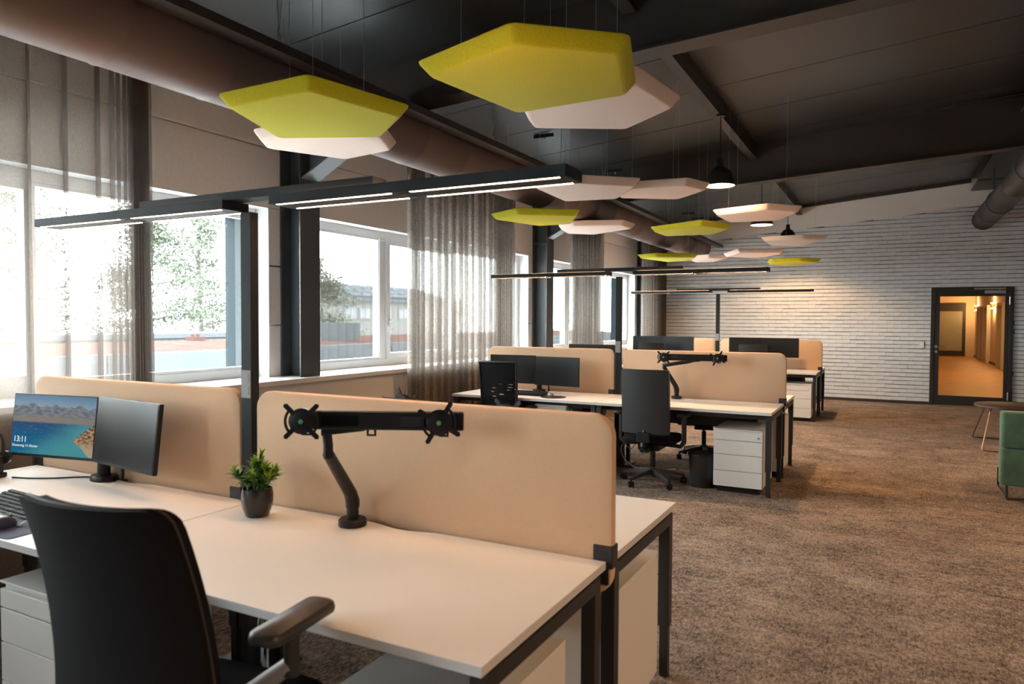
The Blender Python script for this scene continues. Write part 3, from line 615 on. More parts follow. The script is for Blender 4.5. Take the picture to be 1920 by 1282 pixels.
for (nm, c, poly, lab) in PAN:
    y_ = nm[0] == 'Y'
    t = empty('acoustic_panel', c, 0, lab, 'acoustic panel', 'lime acoustic panels' if y_ else 'pale acoustic panels')
    rings = []
    for (o_, z_) in ((-.012,0),(0,.003),(.008,.010),(.040,.052),(.043,.062),(.038,.066)):
        rings.append([(p.x, p.y, z_) for p in roundc(offs(poly, o_), .035)])
    MB().loft(rings).build('panel_body', FELT_Y if y_ else FELT_W, t, smooth=40)
    for i in (0, 2, -1):
        q = Vector(poly[i])*.72; top = zc(c[0]+q.x)-c[2]
        MB().cyl((q.x,q.y,.066),(q.x,q.y,top),.0016,seg=5).cyl((q.x,q.y,.066),(q.x,q.y,.085),.006,seg=6).build('suspension_wire', STEEL, t)

# small ceiling rails and hooks
for i, (x, y) in enumerate(((-3.68, 7.41), (-3.62, 9.6), (-3.68, 14.0), (-3.68, 14.8))):
    r_ = empty('ceiling_track', (x+.0, y, zc(x)), 0, ['short black ceiling track behind the pale overhead panel','short black ceiling track above the end of the foreground lamp','short thin ceiling track above the lime panel by the duct end','second thin ceiling track above the lime panel by the duct end'][i], 'track', 'short ceiling tracks')
    MB().box(.06, .30, -.012, .012, -.03-.0, .01).build('rail', BLACK, r_); MB().cyl((.19,0,-.05),(.19,0,-.03),.012,seg=8).build('hook', STEEL, r_)

# ------------------------------------------------------------------ pendants
PIN = mat('pendant_white_inside', (.75,.68,.58), .5)
def pendant(x, y, z, top, lab):
    p = empty('pendant_lamp', (x, y, z), 0, lab, 'pendant', 'black factory pendants')
    mb = MB().lathe([(.0,.275),(.028,.275),(.034,.268),(.038,.20),(.045,.19),(.085,.165),(.118,.12),(.138,.06),(.148,.02),(.15,0),(.146,0)], seg=32); mb.build('shade', BLACK, p, smooth=40)
    MB().lathe([(.146,0),(.143,.02),(.133,.06),(.113,.115),(.08,.158),(.0,.17)], seg=32).build('shade_inside', PIN, p, smooth=60)
    MB().lathe([(.0,.03),(.05,.034),(.075,.045),(.085,.062),(.07,.09),(.04,.12),(.03,.16)], seg=24).build('bulb', emis('pendant_bulb', (1,.74,.42), 26), p, smooth=60)
    MB().cyl((0,0,.275),(0,0,top-z),.005,seg=8).build('cord', BLACK_PLASTIC, p)
    MB().cyl((0,0,top-z-.02),(0,0,top-z),.045,seg=16).build('ceiling_rose', BLACK, p, smooth=40)
    l = bpy.data.lights.new('pendant_light', 'SPOT'); l.energy = PENDANT_W*4; l.color = WARM; l.spot_size = math.radians(140); l.spot_blend = .35; l.shadow_soft_size = .06
    lo = bpy.data.objects.new('pendant_light', l); COL.objects.link(lo); lo.parent = p; lo.location = (0,0,.025)
pendant(-1.555, 7.5, 2.90, 3.62, 'first black pendant lamp, glowing beside the dark rafter')
pendant(-1.60, 10.5, 2.86, 3.62, 'second black pendant lamp, only its glowing rim below a pale panel')
pendant(-1.66, 13.9, 3.0, 3.62, 'third black pendant lamp, half hidden by a pale panel before the brick wall')
pendant(2.7, 4.2, 2.8, zc(2.7), 'unseen black pendant over the aisle, added to warm the carpet')  # this and the next two: unseen pendants added for warm light at right
pendant(2.7, 8.4, 2.8, zc(2.7), 'unseen black pendant over the lounge corner, added to warm the carpet')
pendant(1.9, .6, 2.8, zc(1.9), 'unseen black pendant beside the viewer, added to warm the carpet')

# ------------------------------------------------------------------ monitors
def lockscreen():
    m = bpy.data.materials.new('lock_screen_picture'); m.use_nodes = True; nt = m.node_tree; nt.nodes.clear(); N = nt.nodes.new; L = nt.links.new
    tc = N('ShaderNodeTexCoord'); sx = N('ShaderNodeSeparateXYZ'); L(tc.outputs['Generated'], sx.inputs[0])
    U, V = sx.outputs[0], sx.outputs[2]
    def math_(op, a, b=None, c=None):
        n = N('ShaderNodeMath'); n.operation = op
        for i, q in enumerate((a, b, c)):
            if q is None: continue
            if isinstance(q, (int, float)): n.inputs[i].default_value = q
            else: L(q, n.inputs[i])
        return n.outputs[0]
    def noise(sc, det, strx=1, strz=1):
        mp = N('ShaderNodeMapping'); mp.inputs['Scale'].default_value = (strx, 0, strz); L(tc.outputs['Generated'], mp.inputs[0])
        n = N('ShaderNodeTexNoise'); n.inputs['Scale'].default_value = sc; n.inputs['Detail'].default_value = det; L(mp.outputs[0], n.inputs['Vector']); return n.outputs[0]
    def mix(f, a, b):
        n = N('ShaderNodeMix'); n.data_type = 'RGBA'; n.clamp_factor = True
        if isinstance(f, (int, float)): n.inputs[0].default_value = f
        else: L(f, n.inputs[0])
        for i, q in ((6, a), (7, b)):
            if isinstance(q, tuple): n.inputs[i].default_value = (*q, 1)
            else: L(q, n.inputs[i])
        return n.outputs[2]
    def step(v, e0, e1):
        n = N('ShaderNodeMapRange'); n.interpolation_type = 'SMOOTHSTEP'; L(v, n.inputs[0]); n.inputs[1].default_value = e0; n.inputs[2].default_value = e1; return n.outputs[0]
    sky = mix(step(V, .75, 1.0), (.30,.44,.54), (.12,.26,.42))
    mtn_h = math_('MULTIPLY_ADD', noise(7, 6, 1, 0), .34, .66)
    mtn = mix(step(noise(14, 6, 1, 1.6), .35, .65), (.11,.14,.18), (.27,.28,.31))
    c = mix(step(math_('SUBTRACT', V, mtn_h), -.012, .006), mtn, sky)
    flat = mix(noise(18, 5, .5, 3), (.22,.17,.14), (.36,.31,.27)); c = mix(step(math_('MULTIPLY_ADD', noise(5, 4, 1, 0), .06, V), .62, .74), flat, c)
    deep = mix(step(V, .15, .62), (.01,.16,.32), (.005,.06,.20))
    teal = mix(step(math_('MULTIPLY_ADD', noise(4, 3, 1, 1), .3, math_('SUBTRACT', U, V)), .05, .75), deep, (.08,.36,.40))
    wat = mix(step(noise(30, 4, .5, 2), .55, .8), teal, (.16,.38,.44)); c = mix(step(V, .52, .56), wat, c)
    # sandy headland at the right
    edge = math_('MULTIPLY_ADD', noise(9, 5, 1, 1), .10, math_('MULTIPLY_ADD', U, 1.0, math_('MULTIPLY', math_('ABSOLUTE', math_('SUBTRACT', V, .27)), -.85)))
    land = mix(step(noise(22, 6, 1, 1), .42, .6), (.12,.06,.03), (.58,.37,.20)); sand = mix(step(V, .1, .32), (.55,.42,.28), land)
    msk = math_('MULTIPLY', step(edge, .80, .815), math_('SUBTRACT', 1, step(math_('MULTIPLY_ADD', U, -.9, V), -.36, -.33)))
    c = mix(msk, c, sand)
    e = N('ShaderNodeEmission'); e.inputs[1].default_value = .30; L(c, e.inputs[0])
    g = N('ShaderNodeBsdfGlossy'); g.inputs['Roughness'].default_value = .25
    mx = N('ShaderNodeMixShader'); mx.inputs[0].default_value = .03; L(e.outputs[0], mx.inputs[1]); L(g.outputs[0], mx.inputs[2])
    o = N('ShaderNodeOutputMaterial'); L(mx.outputs[0], o.inputs[0]); return m
LOCK = lockscreen()
WTXT = emis('screen_text_white', (.95,.97,1), .40)
def monitor(loc, yaw, tilt, lab, lit=False, tz=TZ, wd=.54, hd=.31):
    m = empty('monitor', loc, yaw, lab, 'monitor', 'flat desktop screens'); m.rotation_euler = (-tilt, 0, yaw)
    MB().box(-wd/2, wd/2, 0, .022, -hd/2, hd/2).cbox((0,.03,0),(.3,.02,.2)).build('housing', BLACK_PLASTIC, m, bevel=.003)
    MB().box(-wd/2+.007, wd/2-.007, -.0015, .001, -hd/2+.014, hd/2-.007).build('screen', LOCK if lit else SCREEN_OFF, m)
    if lit:
        for (txt, sz, x, z) in (('13:11', .040, -.247, -.085), ('Donnerstag, 14. Oktober', .0165, -.252, -.108)):
            cu = bpy.data.curves.new('clock_text', 'FONT'); cu.body = txt; cu.size = sz; cu.extrude = .0002
            tmp = bpy.data.objects.new('clock_tmp', cu); me_ = bpy.data.meshes.new_from_object(tmp); bpy.data.objects.remove(tmp)
            to = bpy.data.objects.new('clock_text', me_); COL.objects.link(to); to.parent = m; to.location = (x, -.003, z); to.rotation_euler = (PI/2, 0, 0)
            me_.materials.clear(); me_.materials.append(WTXT)
    return m
def arm_under(cx, cy, lab, top=.95, reach=.06, rz=0, z=TZ):
    a = empty('monitor_stand', (cx, cy, z), rz, lab, 'monitor arm', 'dual monitor stands')
    MB().lathe([(0,0),(.075,0),(.075,.018),(.068,.026),(0,.026)], seg=24, M=Matrix.Diagonal((1,.72,1,1))).build('base', BLACK_PLASTIC, a, smooth=40)
    MB().tube([(0,0,.02),(0,0,.09),(0,0,.15),(.0,.005,top-z)], [.030,.028,.026,.024], 14).build('column', BLACK_PLASTIC, a, smooth=50)
    MB().box(-.36, .36, -.005, .02, top-z-.03, top-z+.03).build('crossbar', BLACK_PLASTIC, a, bevel=.004)
    for q in (-.27, .27): MB().box(q-.03, q+.03, -reach, 0, top-z-.025, top-z+.025).build('screen_bracket', BLACK_PLASTIC, a, bevel=.004)
    MB().tube(catmull([(.03,.02,.20),(.085,.03,.12),(.10,.03,.05),(.105,.02,.004)], 5), .008, 8).build('cable', BLACK_PLASTIC, a, smooth=50)
    return a
monitor((-3.629,2.06,.995), .177, .122, 'lit screen showing a blue bay with clock 13:11, foreground left', True)
monitor((-3.068,2.055,1.0), -.128, .113, 'dark screen right of the lit one, foreground left')
arm_under(-3.37, 2.15, 'black stand holding the lit and the dark foreground screens', .99, .05)
monitor((-3.665,6.99,.985), .07, -.01, 'left dark screen behind the mesh chair, middle row')
monitor((-3.135,6.985,.977), -.10, .015, 'right dark screen of the pair behind the mesh chair, middle row')
arm_under(-3.40, 7.12, 'black stand under the two dark screens of the middle row', .97, .09)
for (x, yw, lab) in ((-3.70,.04,'left dark screen of the window-side pair in the far row'),(-3.18,-.04,'right dark screen of the window-side pair in the far row'),(-2.06,.02,'left dark screen of the aisle-side pair in the far row'),(-1.525,-.02,'right dark screen of the aisle-side pair in the far row')):
    monitor((x, 12.12, 1.10), yw, 0, lab)
arm_under(-3.44, 12.22, 'black stand under the window-side pair in the far row', 1.08, .06); arm_under(-1.79, 12.22, 'black stand under the aisle-side pair in the far row', 1.08, .06)
mm = monitor((-2.95, 7.55, 1.10), PI+.05, 0, 'dark screen whose top edge rises behind the middle row divider'); arm_under(-2.95, 7.44, 'black stand of the screen behind the middle row divider', 1.06, .07, PI)

# empty dual monitor arms
def vesa(mb_parent, M, name_lab=None):
    p = MB().lathe([(0,0),(.042,0),(.045,.006),(.045,.02),(.03,.026),(0,.026)], seg=24, M=M)
    for k in range(4):
        a = PI/4+k*PI/2; d = Vector((math.cos(a), math.sin(a), 0)); n = Vector((-d.y, d.x, 0))
        q = [d*.035+n*.008, d*.035-n*.008, d*.078-n*.008, d*.084, d*.078+n*.008]
        p.add([M @ (v+Vector((0,0,.018))) for v in q]+[M @ (v+Vector((0,0,.024))) for v in q], [(0,1,2,3,4),(9,8,7,6,5)]+[(i,(i+1)%5,5+(i+1)%5,5+i) for i in range(5)])
        # outer rim arcs
    for (a0, a1) in ((PI*.78,PI*1.22),(-PI*.22,PI*.22)):
        rr = []
        for i in range(9):
            a = a0+(a1-a0)*i/8; dd = Vector((math.cos(a), math.sin(a), 0)); rr.append([M @ (dd*.052+Vector((0,0,.016))), M @ (dd*.060+Vector((0,0,.016))), M @ (dd*.060+Vector((0,0,.023))), M @ (dd*.052+Vector((0,0,.023)))])
        p.loft(rr)
    o = p.build('mount_plate', BLACK_PLASTIC, mb_parent, smooth=40)
    MB().lathe([(0,.0265),(.008,.0265),(.008,.029),(0,.029)], seg=12, M=M).build('centre_cap', GREEN_DOT, o)
def dual_arm(base, p0, p1, zb, lab, elbow, rz=0, knee=None):
    a = empty('dual_monitor_mount', base, 0, lab, 'monitor arm', 'empty dual monitor arms')
    B = Vector(base); P0 = Vector((*p0, zb))-B; P1 = Vector((*p1, zb))-B; d = (P1-P0).normalized(); n = Vector((d.y,-d.x,0))   # n towards front
    MB().lathe([(0,0),(.052,0),(.054,.004),(.054,.022),(.048,.028),(0,.028)], seg=28).build('base', BLACK_PLASTIC, a, smooth=40)
    MB().cyl((0,0,.028),(0,0,.085),.023,seg=18).build('post', BLACK_PLASTIC, a, smooth=40)
    E = Vector(elbow)-B
    MB().tube([(0,0,.07),(0,0,.095),Vector((0,0,.11)).lerp(E,.1),E], [.026,.027,.025,.020], 14).build('lower_arm', BLACK_PLASTIC, a, smooth=50)
    mid = P0+(P1-P0)*.16 - n*.02; K = Vector((mid.x, mid.y, P0.z-.045))
    if knee: K = Vector(knee)-B
    pts = [E+Vector((0,0,-.015)), E+Vector((0,0,.03)), K] if not knee else [E+Vector((0,0,-.015)), E+Vector((0,0,.02)), K]
    MB().tube(pts, [.017,.017,.017] if not knee else [.02,.024,.02], 12).build('upper_arm', BLACK_PLASTIC, a, smooth=50)
    hm_ = MB()
    c0 = P0+(P1-P0)*(.13 if not knee else .36); c1 = P0+(P1-P0)*(.40 if not knee else .6)
    for q in (0,):
        vs = []
        for c, h0, h1 in ((c0,-.055,-.028),(c1,-.036,-.028)):
            for s_ in (-1, 1):
                for h_ in (h0, h1): vs.append(c-n*(.005+.03*(s_+1)/2)+Vector((0,0,h_)))
        hm_.add(vs, [(0,1,3,2),(6,7,5,4),(0,4,5,1),(2,3,7,6),(0,2,6,4),(1,5,7,3)])
    hm_.build('bracket', BLACK_PLASTIC, a, bevel=.006)
    bm_ = MB(); vs = []
    for P in (P0, P1):
        for (o_, h_) in ((0,-.031),(.022,-.034),(.022,.034),(0,.031)): vs.append(P - n*o_ + Vector((0,0,h_)))
    bm_.add(vs, [(0,1,2,3),(7,6,5,4),(0,4,5,1),(1,5,6,2),(2,6,7,3),(3,7,4,0)])
    bar = bm_.build('beam', BLACK_PLASTIC, a, bevel=.006)
    for (t0, t1) in ((.14,.36),(.62,.86)):
        sl = MB()
        q0 = P0+(P1-P0)*t0+n*.0015; q1 = P0+(P1-P0)*t1+n*.0015
        sl.add([q0+Vector((0,0,-.018)), q1+Vector((0,0,-.018)), q1+Vector((0,0,.018)), q0+Vector((0,0,.018)), q0-n*.003+Vector((0,0,-.018)), q1-n*.003+Vector((0,0,-.018)), q1-n*.003+Vector((0,0,.018)), q0-n*.003+Vector((0,0,.018))], [(0,1,2,3),(7,6,5,4),(0,4,5,1),(1,5,6,2),(2,6,7,3),(3,7,4,0)])
        sl.build('slot', MAT_SLOT, bar)
    for t_ in (.04, .44, .88):
        c = P0+(P1-P0)*t_+Vector((0,0,-.042)) - n*.008
        MB().tube([c+d*.013+Vector((0,0,.012)), c+d*.013-Vector((0,0,.008)), c-d*.013-Vector((0,0,.008)), c-d*.013+Vector((0,0,.012))], .005, 6).build('cable_clip', BLACK_PLASTIC, bar)
    for t_, rot in ((.03, 0), (.86, .25)):
        c = P0+(P1-P0)*t_+n*.006
        Mx = Matrix((d, Vector((0,0,1)), n)).transposed().to_4x4(); Mx.translation = c
        vesa(a, Mx @ Matrix.Rotation(rot, 4, 'Z'))
    return a
MAT_SLOT = mat('gloss_black_slot', (.004,.004,.005), .15)
dual_arm((-1.805,2.13,TZ), (-1.80,1.845), (-1.285,2.09), 1.178, 'black empty monitor arm clamped to the foreground desk', (-1.718,1.90,1.06))
dual_arm((-1.885,7.16,TZ), (-1.99,6.99), (-1.375,7.07), 1.165, 'black empty monitor arm above the middle row desk with the waste bin', (-1.985,7.05,1.06), knee=(-1.74,7.06,1.125))
dual_arm((-1.55,2.33,TZ), (-1.25,2.345), (-1.90,2.45), 1.168, 'black empty monitor arm standing behind the foreground right divider', (-1.6,2.42,1.03))

# ------------------------------------------------------------------ chairs
def star_base(ch, rot=-2.0):
    sb = MB(); 
    for k in range(5):
        a = rot+2*PI*k/5; d = Vector((math.cos(a), math.sin(a), 0)); n = Vector((-d.y, d.x, 0)); rr = []
        for (r_, z_, w_, h_) in ((.03,.115,.024,.045),(.15,.105,.020,.036),(.29,.078,.014,.022)):
            c = d*r_+Vector((0,0,z_)); rr.append([c-n*w_-Vector((0,0,h_/2)), c+n*w_-Vector((0,0,h_/2)), c+n*w_*.8+Vector((0,0,h_/2)), c-n*w_*.8+Vector((0,0,h_/2))])
        sb.loft(rr)
    sb.cyl((0,0,.08),(0,0,.15),.04,seg=16); sb.build('star_base', BLACK_SOFT, ch, smooth=35)
    for k in range(5):
        a = rot+2*PI*k/5; d = Vector((math.cos(a), math.sin(a), 0)); t = Vector((math.cos(a+1.0), math.sin(a+1.0), 0)); n = Vector((-t.y, t.x, 0)); c = d*.295
        mb = MB()
        for s_ in (-1, 1): mb.cyl(c+n*(s_*.008)+Vector((0,0,.028)), c+n*(s_*.024)+Vector((0,0,.028)), .028, seg=14)
        mb.cyl(c+Vector((0,0,.03)), c+Vector((0,0,.085)), .009, seg=8); mb.cyl(c+n*-.012+Vector((0,0,.028)), c+n*.012+Vector((0,0,.028)), .022, seg=10)
        mb.build('caster', BLACK_PLASTIC, ch, smooth=40)
    MB().cyl((0,0,.12),(0,0,.30),.025,seg=16).cyl((0,0,.28),(0,0,.42),.014,seg=12).build('gas_column', [BLACK_PLASTIC], ch, smooth=40)
def chair(kind='shell', seat_z=.47, top=1.08, low=.52, wt=.42, wb=.47, arms=True, lean=.10, armz=.70, yb=-.27):
    ch = empty('office_chair', (0,0,0))
    star_base(ch)
    # seat cushion: faces +y
    prof = []
    for (ins, z_) in ((.03,0),(.008,.012),(0,.03),(.004,.05),(.03,.068),(.08,.072)):
        prof.append([(p[0], p[1]+.02, seat_z-.07+z_) for p in rrect(-.25+ins, .25-ins, -.24+ins, .24-ins, .09-ins*.5, 5)])
    MB().loft(prof).build('seat', FABRIC, ch, smooth=50)
    MB().box(-.10,.10,-.15,.12,seat_z-.13,seat_z-.07).box(-.20,.20,-.04,.04,seat_z-.10,seat_z-.075).build('mechanism', BLACK_PLASTIC, ch, bevel=.008)
    # spine to the back
    MB().box(-.05,.05,-.26+0.01,-.10,seat_z-.12,seat_z-.09).tube([(0,-.20,seat_z-.10),(0,-.30,seat_z-.06),(0,yb-.012,low-.02),(0,yb+.012,low+.06)], [.03,.032,.03,.015], 10).build('spine', BLACK_PLASTIC, ch, smooth=45)
    # backrest sheet
    nu = 14; vrow = [0,.004,.012,.025,.045,.08,.16,.27,.38,.5,.62,.73,.84,.92,.955,.975,.988,.996,1]; nv = len(vrow)-1
    def surf(u, v, off):     # u -1..1, v 0..1
        wv = wb+(wt-wb)*v; z_ = low+(top-low)*v
        y_ = yb - lean*(v-.35)*(v-.1)*1.6 + (.055 if kind == 'shell' else .03)*u*u + off - .012*math.sin(v*PI)
        return Vector((u*wv/2, y_, z_))
    def outline(off, ins):
        pts = []
        w_, h_ = 1, 1
        for p in rrect(-1+ins/ (wt/2), 1-ins/(wt/2), ins/(top-low), 1-ins/(top-low), .12, 5): pts.append(p)
        return pts
    def slab(off0, off1, ins, name, m_):
        # grid clipped to rounded corners: squash u near v ends
        mb = MB(); g = []
        for off in (off0, off1):
            layer = []
            for j in range(nv+1):
                v = vrow[j]
                e = min(v, 1-v)*(top-low); r = .042 if kind == 'shell' else .018; k_ = 1.0
                if e < r: k_ = 1-(r-math.sqrt(max(0, r*r-(r-e)**2)))/(wt/2)
                row = []
                for i in range(nu+1):
                    u = (-1+2*i/nu)*k_*(1-ins/(wt/2)); vv = ins/(top-low)+v*(1-2*ins/(top-low))
                    row.append(surf(u, vv, off))
                layer.append(row)
            g.append(layer)
        vs = [p for L_ in g for r_ in L_ for p in r_]; W_ = nu+1; Nn = W_*(nv+1); fs = []
        for j in range(nv):
            for i in range(nu):
                a = j*W_+i; fs.append((a,a+1,a+W_+1,a+W_)); fs.append((Nn+a+W_,Nn+a+W_+1,Nn+a+1,Nn+a))
        rim = [i for i in range(nu)]+[j*W_+nu for j in range(nv)]+[nv*W_+i for i in range(nu,0,-1)]+[j*W_ for j in range(nv,0,-1)]
        for q in range(len(rim)):
            a, b = rim[q], rim[(q+1) % len(rim)]; fs.append((a, Nn+a, Nn+b, b))
        mb.add(vs, fs); return mb.build(name, m_, ch, smooth=50)
    if kind == 'shell':
        slab(-.012, .008, 0, 'backrest', FABRIC); bk = [o for o in bpy.data.objects if o.parent == ch and o.name.startswith('backrest')][0]
        cu_ = slab(.010, .045, .008, 'back_cushion', FABRIC); cu_.parent = bk
        # piping along the edge
        rimp = []
        for i in range(25): rimp.append(surf(-1+2*i/24 if 0 < i < 24 else (-1 if i == 0 else 1), 1, .0) )
        edge_pts = [surf(-1, v/10, .009) for v in range(0, 10)]+[surf(-.995, .945, .009), surf(-.96, .975, .009), surf(-.90, .993, .009)]+[surf(-.85+1.7*i/14, .998, .009) for i in range(15)]+[surf(.90, .993, .009), surf(.96, .975, .009), surf(.995, .945, .009)]+[surf(1, 1-v/10, .009) for v in range(1, 11)]
        pz = MB().tube(edge_pts, .004, 6).build('piping', mat('grey_piping', (.035,.032,.03), .7) if 'grey_piping' not in MATS else MATS['grey_piping'], bk, smooth=60)
    elif kind == 'plain':
        slab(-.012, .030, 0, 'backrest', MATS.get('sleek_black_back') or mat('sleek_black_back', (.020,.021,.023), .45))
        MB().cbox((0,yb-.03,low-.03),(.12,.06,.09)).build('back_bracket', BLACK_PLASTIC, ch, bevel=.01)
    else:
        mb = MB(); sh = slab(0, .003, .012, 'backrest', MESHBACK)
        edge_pts = [surf(-1, v/12, 0) for v in range(0, 13)]+[surf(-1+2*i/12, 1, 0) for i in range(1,12)]+[surf(1, 1-v/12, 0) for v in range(0, 13)]+[surf(1-2*i/12, 0, 0) for i in range(1,13)]
        MB().tube(edge_pts, .012, 8).build('back_frame', BLACK_PLASTIC, ch, smooth=60)
    if arms:
        for s_ in (-1, 1):
            x = s_*.30
            if kind == 'shell':
                MB().tube([(s_*.15,-.06,seat_z-.08),(s_*.155,-.06,.56),(s_*.20,-.045,.595),(x,-.02,.672)], [.022,.022,.024,.022], 10).build('arm_bracket', GREYP, ch, smooth=45)
            MB().tube([(s_*.16,-.02,seat_z-.085),(s_*.27,-.03,seat_z-.09),(x,-.03,seat_z-.05),(x,-.03,armz-.03)] if kind != 'shell' else [(x,-.02,.645),(x,-.02,.70),(x,-.02,armz-.02)], [.018,.02,.024,.022] if kind != 'shell' else [.022,.020,.020], 10).build('arm_post', BLACK_SOFT, ch, smooth=45)
            rr = []
            for (ins, z_) in ((.012,0),(.002,.006),(0,.016),(.003,.028),(.010,.034)):
                rr.append([(x+p[0], p[1]-.01, armz-.034+z_) for p in rrect(-.046+ins, .046-ins, -.130+ins, .130-ins, .028-ins*.6, 5)])
            MB().loft(rr).build('armrest', BLACK_SOFT, ch, smooth=50)
    return ch
c1 = chair('shell', .50, 1.125, .50, .43, .50, armz=.792, yb=-.27, lean=.12)
c1.location = (-1.60, 1.285, 0); c1.rotation_euler = (0,0,.13); tag(c1, 'black upholstered office chair in the foreground, seen from behind', 'chair', 'office chairs')
c2 = chair('plain', .46, 1.085, .50, .44, .44, armz=.68, yb=-.26, lean=.05)
c2.location = (-1.945, 6.555, 0); c2.rotation_euler = (0,0,.0); tag(c2, 'black task chair with a sleek closed back beside the waste bin', 'chair', 'office chairs')
c3 = chair('mesh', .46, 1.10, .50, .43, .40, armz=.66, yb=-.24, lean=.05)
c3.location = (-3.49, 6.60, 0); c3.rotation_euler = (0,0,-.03); tag(c3, 'black chair with a see-through knitted mesh back', 'chair', 'office chairs')
copy_tree(c2, None, (-1.80, 8.02, 0), PI+.2, 'black task chair under the far side of the middle row, only base and seat seen')
copy_tree(c2, None, (-3.52, 11.95, .06*0), .03, 'black task chair whose back rises before the window-side far screens')
copy_tree(c2, None, (-1.87, 11.95, 0), -.03, 'black task chair whose back rises before the aisle-side far screens')
for c_ in [o for o in bpy.data.objects if o.name.startswith('office_chair') and o.location.y > 11]: c_.scale = (1,1,1.065)

# ------------------------------------------------------------------ pedestals
def pedestal_proto():
    p = empty('drawer_pedestal', (0,0,0)); W_, D_, H_ = .42, .58, .56     # front faces -y, origin centre
    MB().box(-W_/2, W_/2, -D_/2+.018, D_/2, .055, H_).build('body', PED, p, bevel=.003)
    MB().box(-W_/2+.03, W_/2-.03, -D_/2+.05, D_/2-.03, .0, .055).build('plinth', BLACK_PLASTIC, p)
    zs = [.058, .20, .345, .47, .520]
    for i in range(3):
        dw = MB().box(-W_/2+.001, W_/2-.001, -D_/2, -D_/2+.017, zs[i], zs[i+1]-.004).build('drawer', PED, p, bevel=.002)
    tp = MB().box(-W_/2+.001, W_/2-.001, -D_/2, -D_/2+.017, .472, H_-.022).build('drawer', PED, p, bevel=.002)
    MB().cyl((W_/2-.035, -D_/2, .503), (W_/2-.035, -D_/2-.004, .503), .009, seg=12).build('lock', STEEL, tp, smooth=40)
    MB().box(-W_/2-.001, W_/2+.001, -D_/2-.001, D_/2, H_, H_+.008).build('top_panel', PED, p, bevel=.002)
    return p
P0 = pedestal_proto()
plist = [(-1.163, 6.79, 0, 'white drawer pedestal under the middle row desk beside the waste bin'), (-1.055, 1.675, 0, 'white drawer pedestal under the foreground desk, corner at the bottom edge'),
         (-1.045, 2.62, PI, 'white drawer pedestal under the foreground back desk by the aisle'), (-2.655, 1.72, 0, 'white drawer pedestal left of the foreground chair'),
         (-1.12, 7.66, PI, 'white drawer pedestal under the back desk of the middle row'), (-1.235, 11.98, 0, 'white drawer pedestal under the far row desk near the brick wall'),
         (-2.99, 6.79, 0, 'white drawer pedestal under the mesh chair desk carrying a white box')]
for i, (x, y, rz, lab) in enumerate(plist):
    o = P0 if i == 0 else copy_tree(P0)
    o.location = (x, y, 0); o.rotation_euler = (0,0,rz); tag(o, lab, 'pedestal', 'white drawer pedestals')
bx = empty('storage_box', (-3.0, 6.70, .568), 0, 'white box on the pedestal beneath the mesh chair desk', 'box')
MB().box(-.17,.17,-.15,.15,0,.085).build('box_body', WHITE_PLASTIC, bx, bevel=.012); MB().box(-.173,.173,-.153,.153,.085,.105).build('lid', WHITE_PLASTIC, bx, bevel=.006)
sh = empty('paper_shelf', (-2.66, 6.72, 0), 0, 'low shelf of paper trays under the middle row desk', 'shelf')
MB().box(-.13,-.12,-.14,.14,0,.64).box(.12,.13,-.14,.14,0,.64).build('side_panel', GREYP, sh)
for i in range(7): MB().box(-.12,.12,-.14,.14,.06+i*.09,.066+i*.09).build('tray', GREYP, sh)
for i in range(6): tag(MB().box(-.10,.10,-.13,.12,0,.02).build('paper_stack', PAPER, None, loc=(-2.66,6.72,.066+i*.09)), ['paper stack in the lowest tray of the low shelf','paper stack in the second tray from the floor of the low shelf','paper stack in the third tray from the floor of the low shelf','paper stack in the third tray from the top of the low shelf','paper stack in the second tray from the top of the low shelf','paper stack in the topmost tray of the low shelf'][i], 'paper', 'paper stacks in the tray shelf')

# waste bin
wb_ = empty('waste_bin', (-1.505, 6.66, 0), 0, 'round black waste bin left of the white pedestal', 'bin')
MB().lathe([(0,0),(.105,0),(.108,.004),(.125,.29),(.131,.292),(.131,.305),(.121,.305),(.104,.01),(0,.008)], seg=32).build('bin_body', BLACK_SOFT, wb_, smooth=40)
MB().lathe([(.128,.285),(.134,.287),(.135,.305),(.131,.310),(.126,.306)], seg=32).build('rim', BLACK_PLASTIC, wb_, smooth=50)

# ------------------------------------------------------------------ things on the foreground desks
pt = empty('potted_plant', (-2.225, 2.05, TZ), .0, 'bushy green plant in a dark glazed pot on the foreground desk', 'plant')
pot = MB().lathe([(0,0),(.040,0),(.045,.004),(.056,.035),(.062,.065),(.062,.09),(.058,.112),(.054,.113),(.054,.10),(0,.098)], seg=28).build('pot', POTM, pt, smooth=40)
MB().lathe([(.0,.103),(.0545,.101)], seg=20).build('soil', SOIL, pot)
def leafmat(nm, c1_, c2_):
    m = mat(nm, c1_, .55, var=.35, vscale=25); b = m.node_tree.nodes['Principled BSDF']; b.inputs['Subsurface Weight'].default_value = 0; return m
LEAFD, LEAFL = leafmat('dark_green_leaf', (.06,.15,.028), None), leafmat('lime_green_leaf', (.25,.42,.035), None)
rl = random.Random(11)
def leaf_mesh(ln, wd):
    mb = MB(); n = 5; vs = []; 
    for i in range(n+1):
        t = i/n; w_ = wd*math.sin(PI*min(1, t*.9+.08))**.8; z_ = .25*ln*math.sin(t*2.0)-.10*ln*t*t*1.6
        vs += [(t*ln, -w_, z_+.15*w_), (t*ln, 0, z_), (t*ln, w_, z_+.15*w_)]
    fs = []
    for i in range(n): fs += [(i*3,i*3+1,i*3+4,i*3+3),(i*3+1,i*3+2,i*3+5,i*3+4)]
    return mb.add(vs, fs)
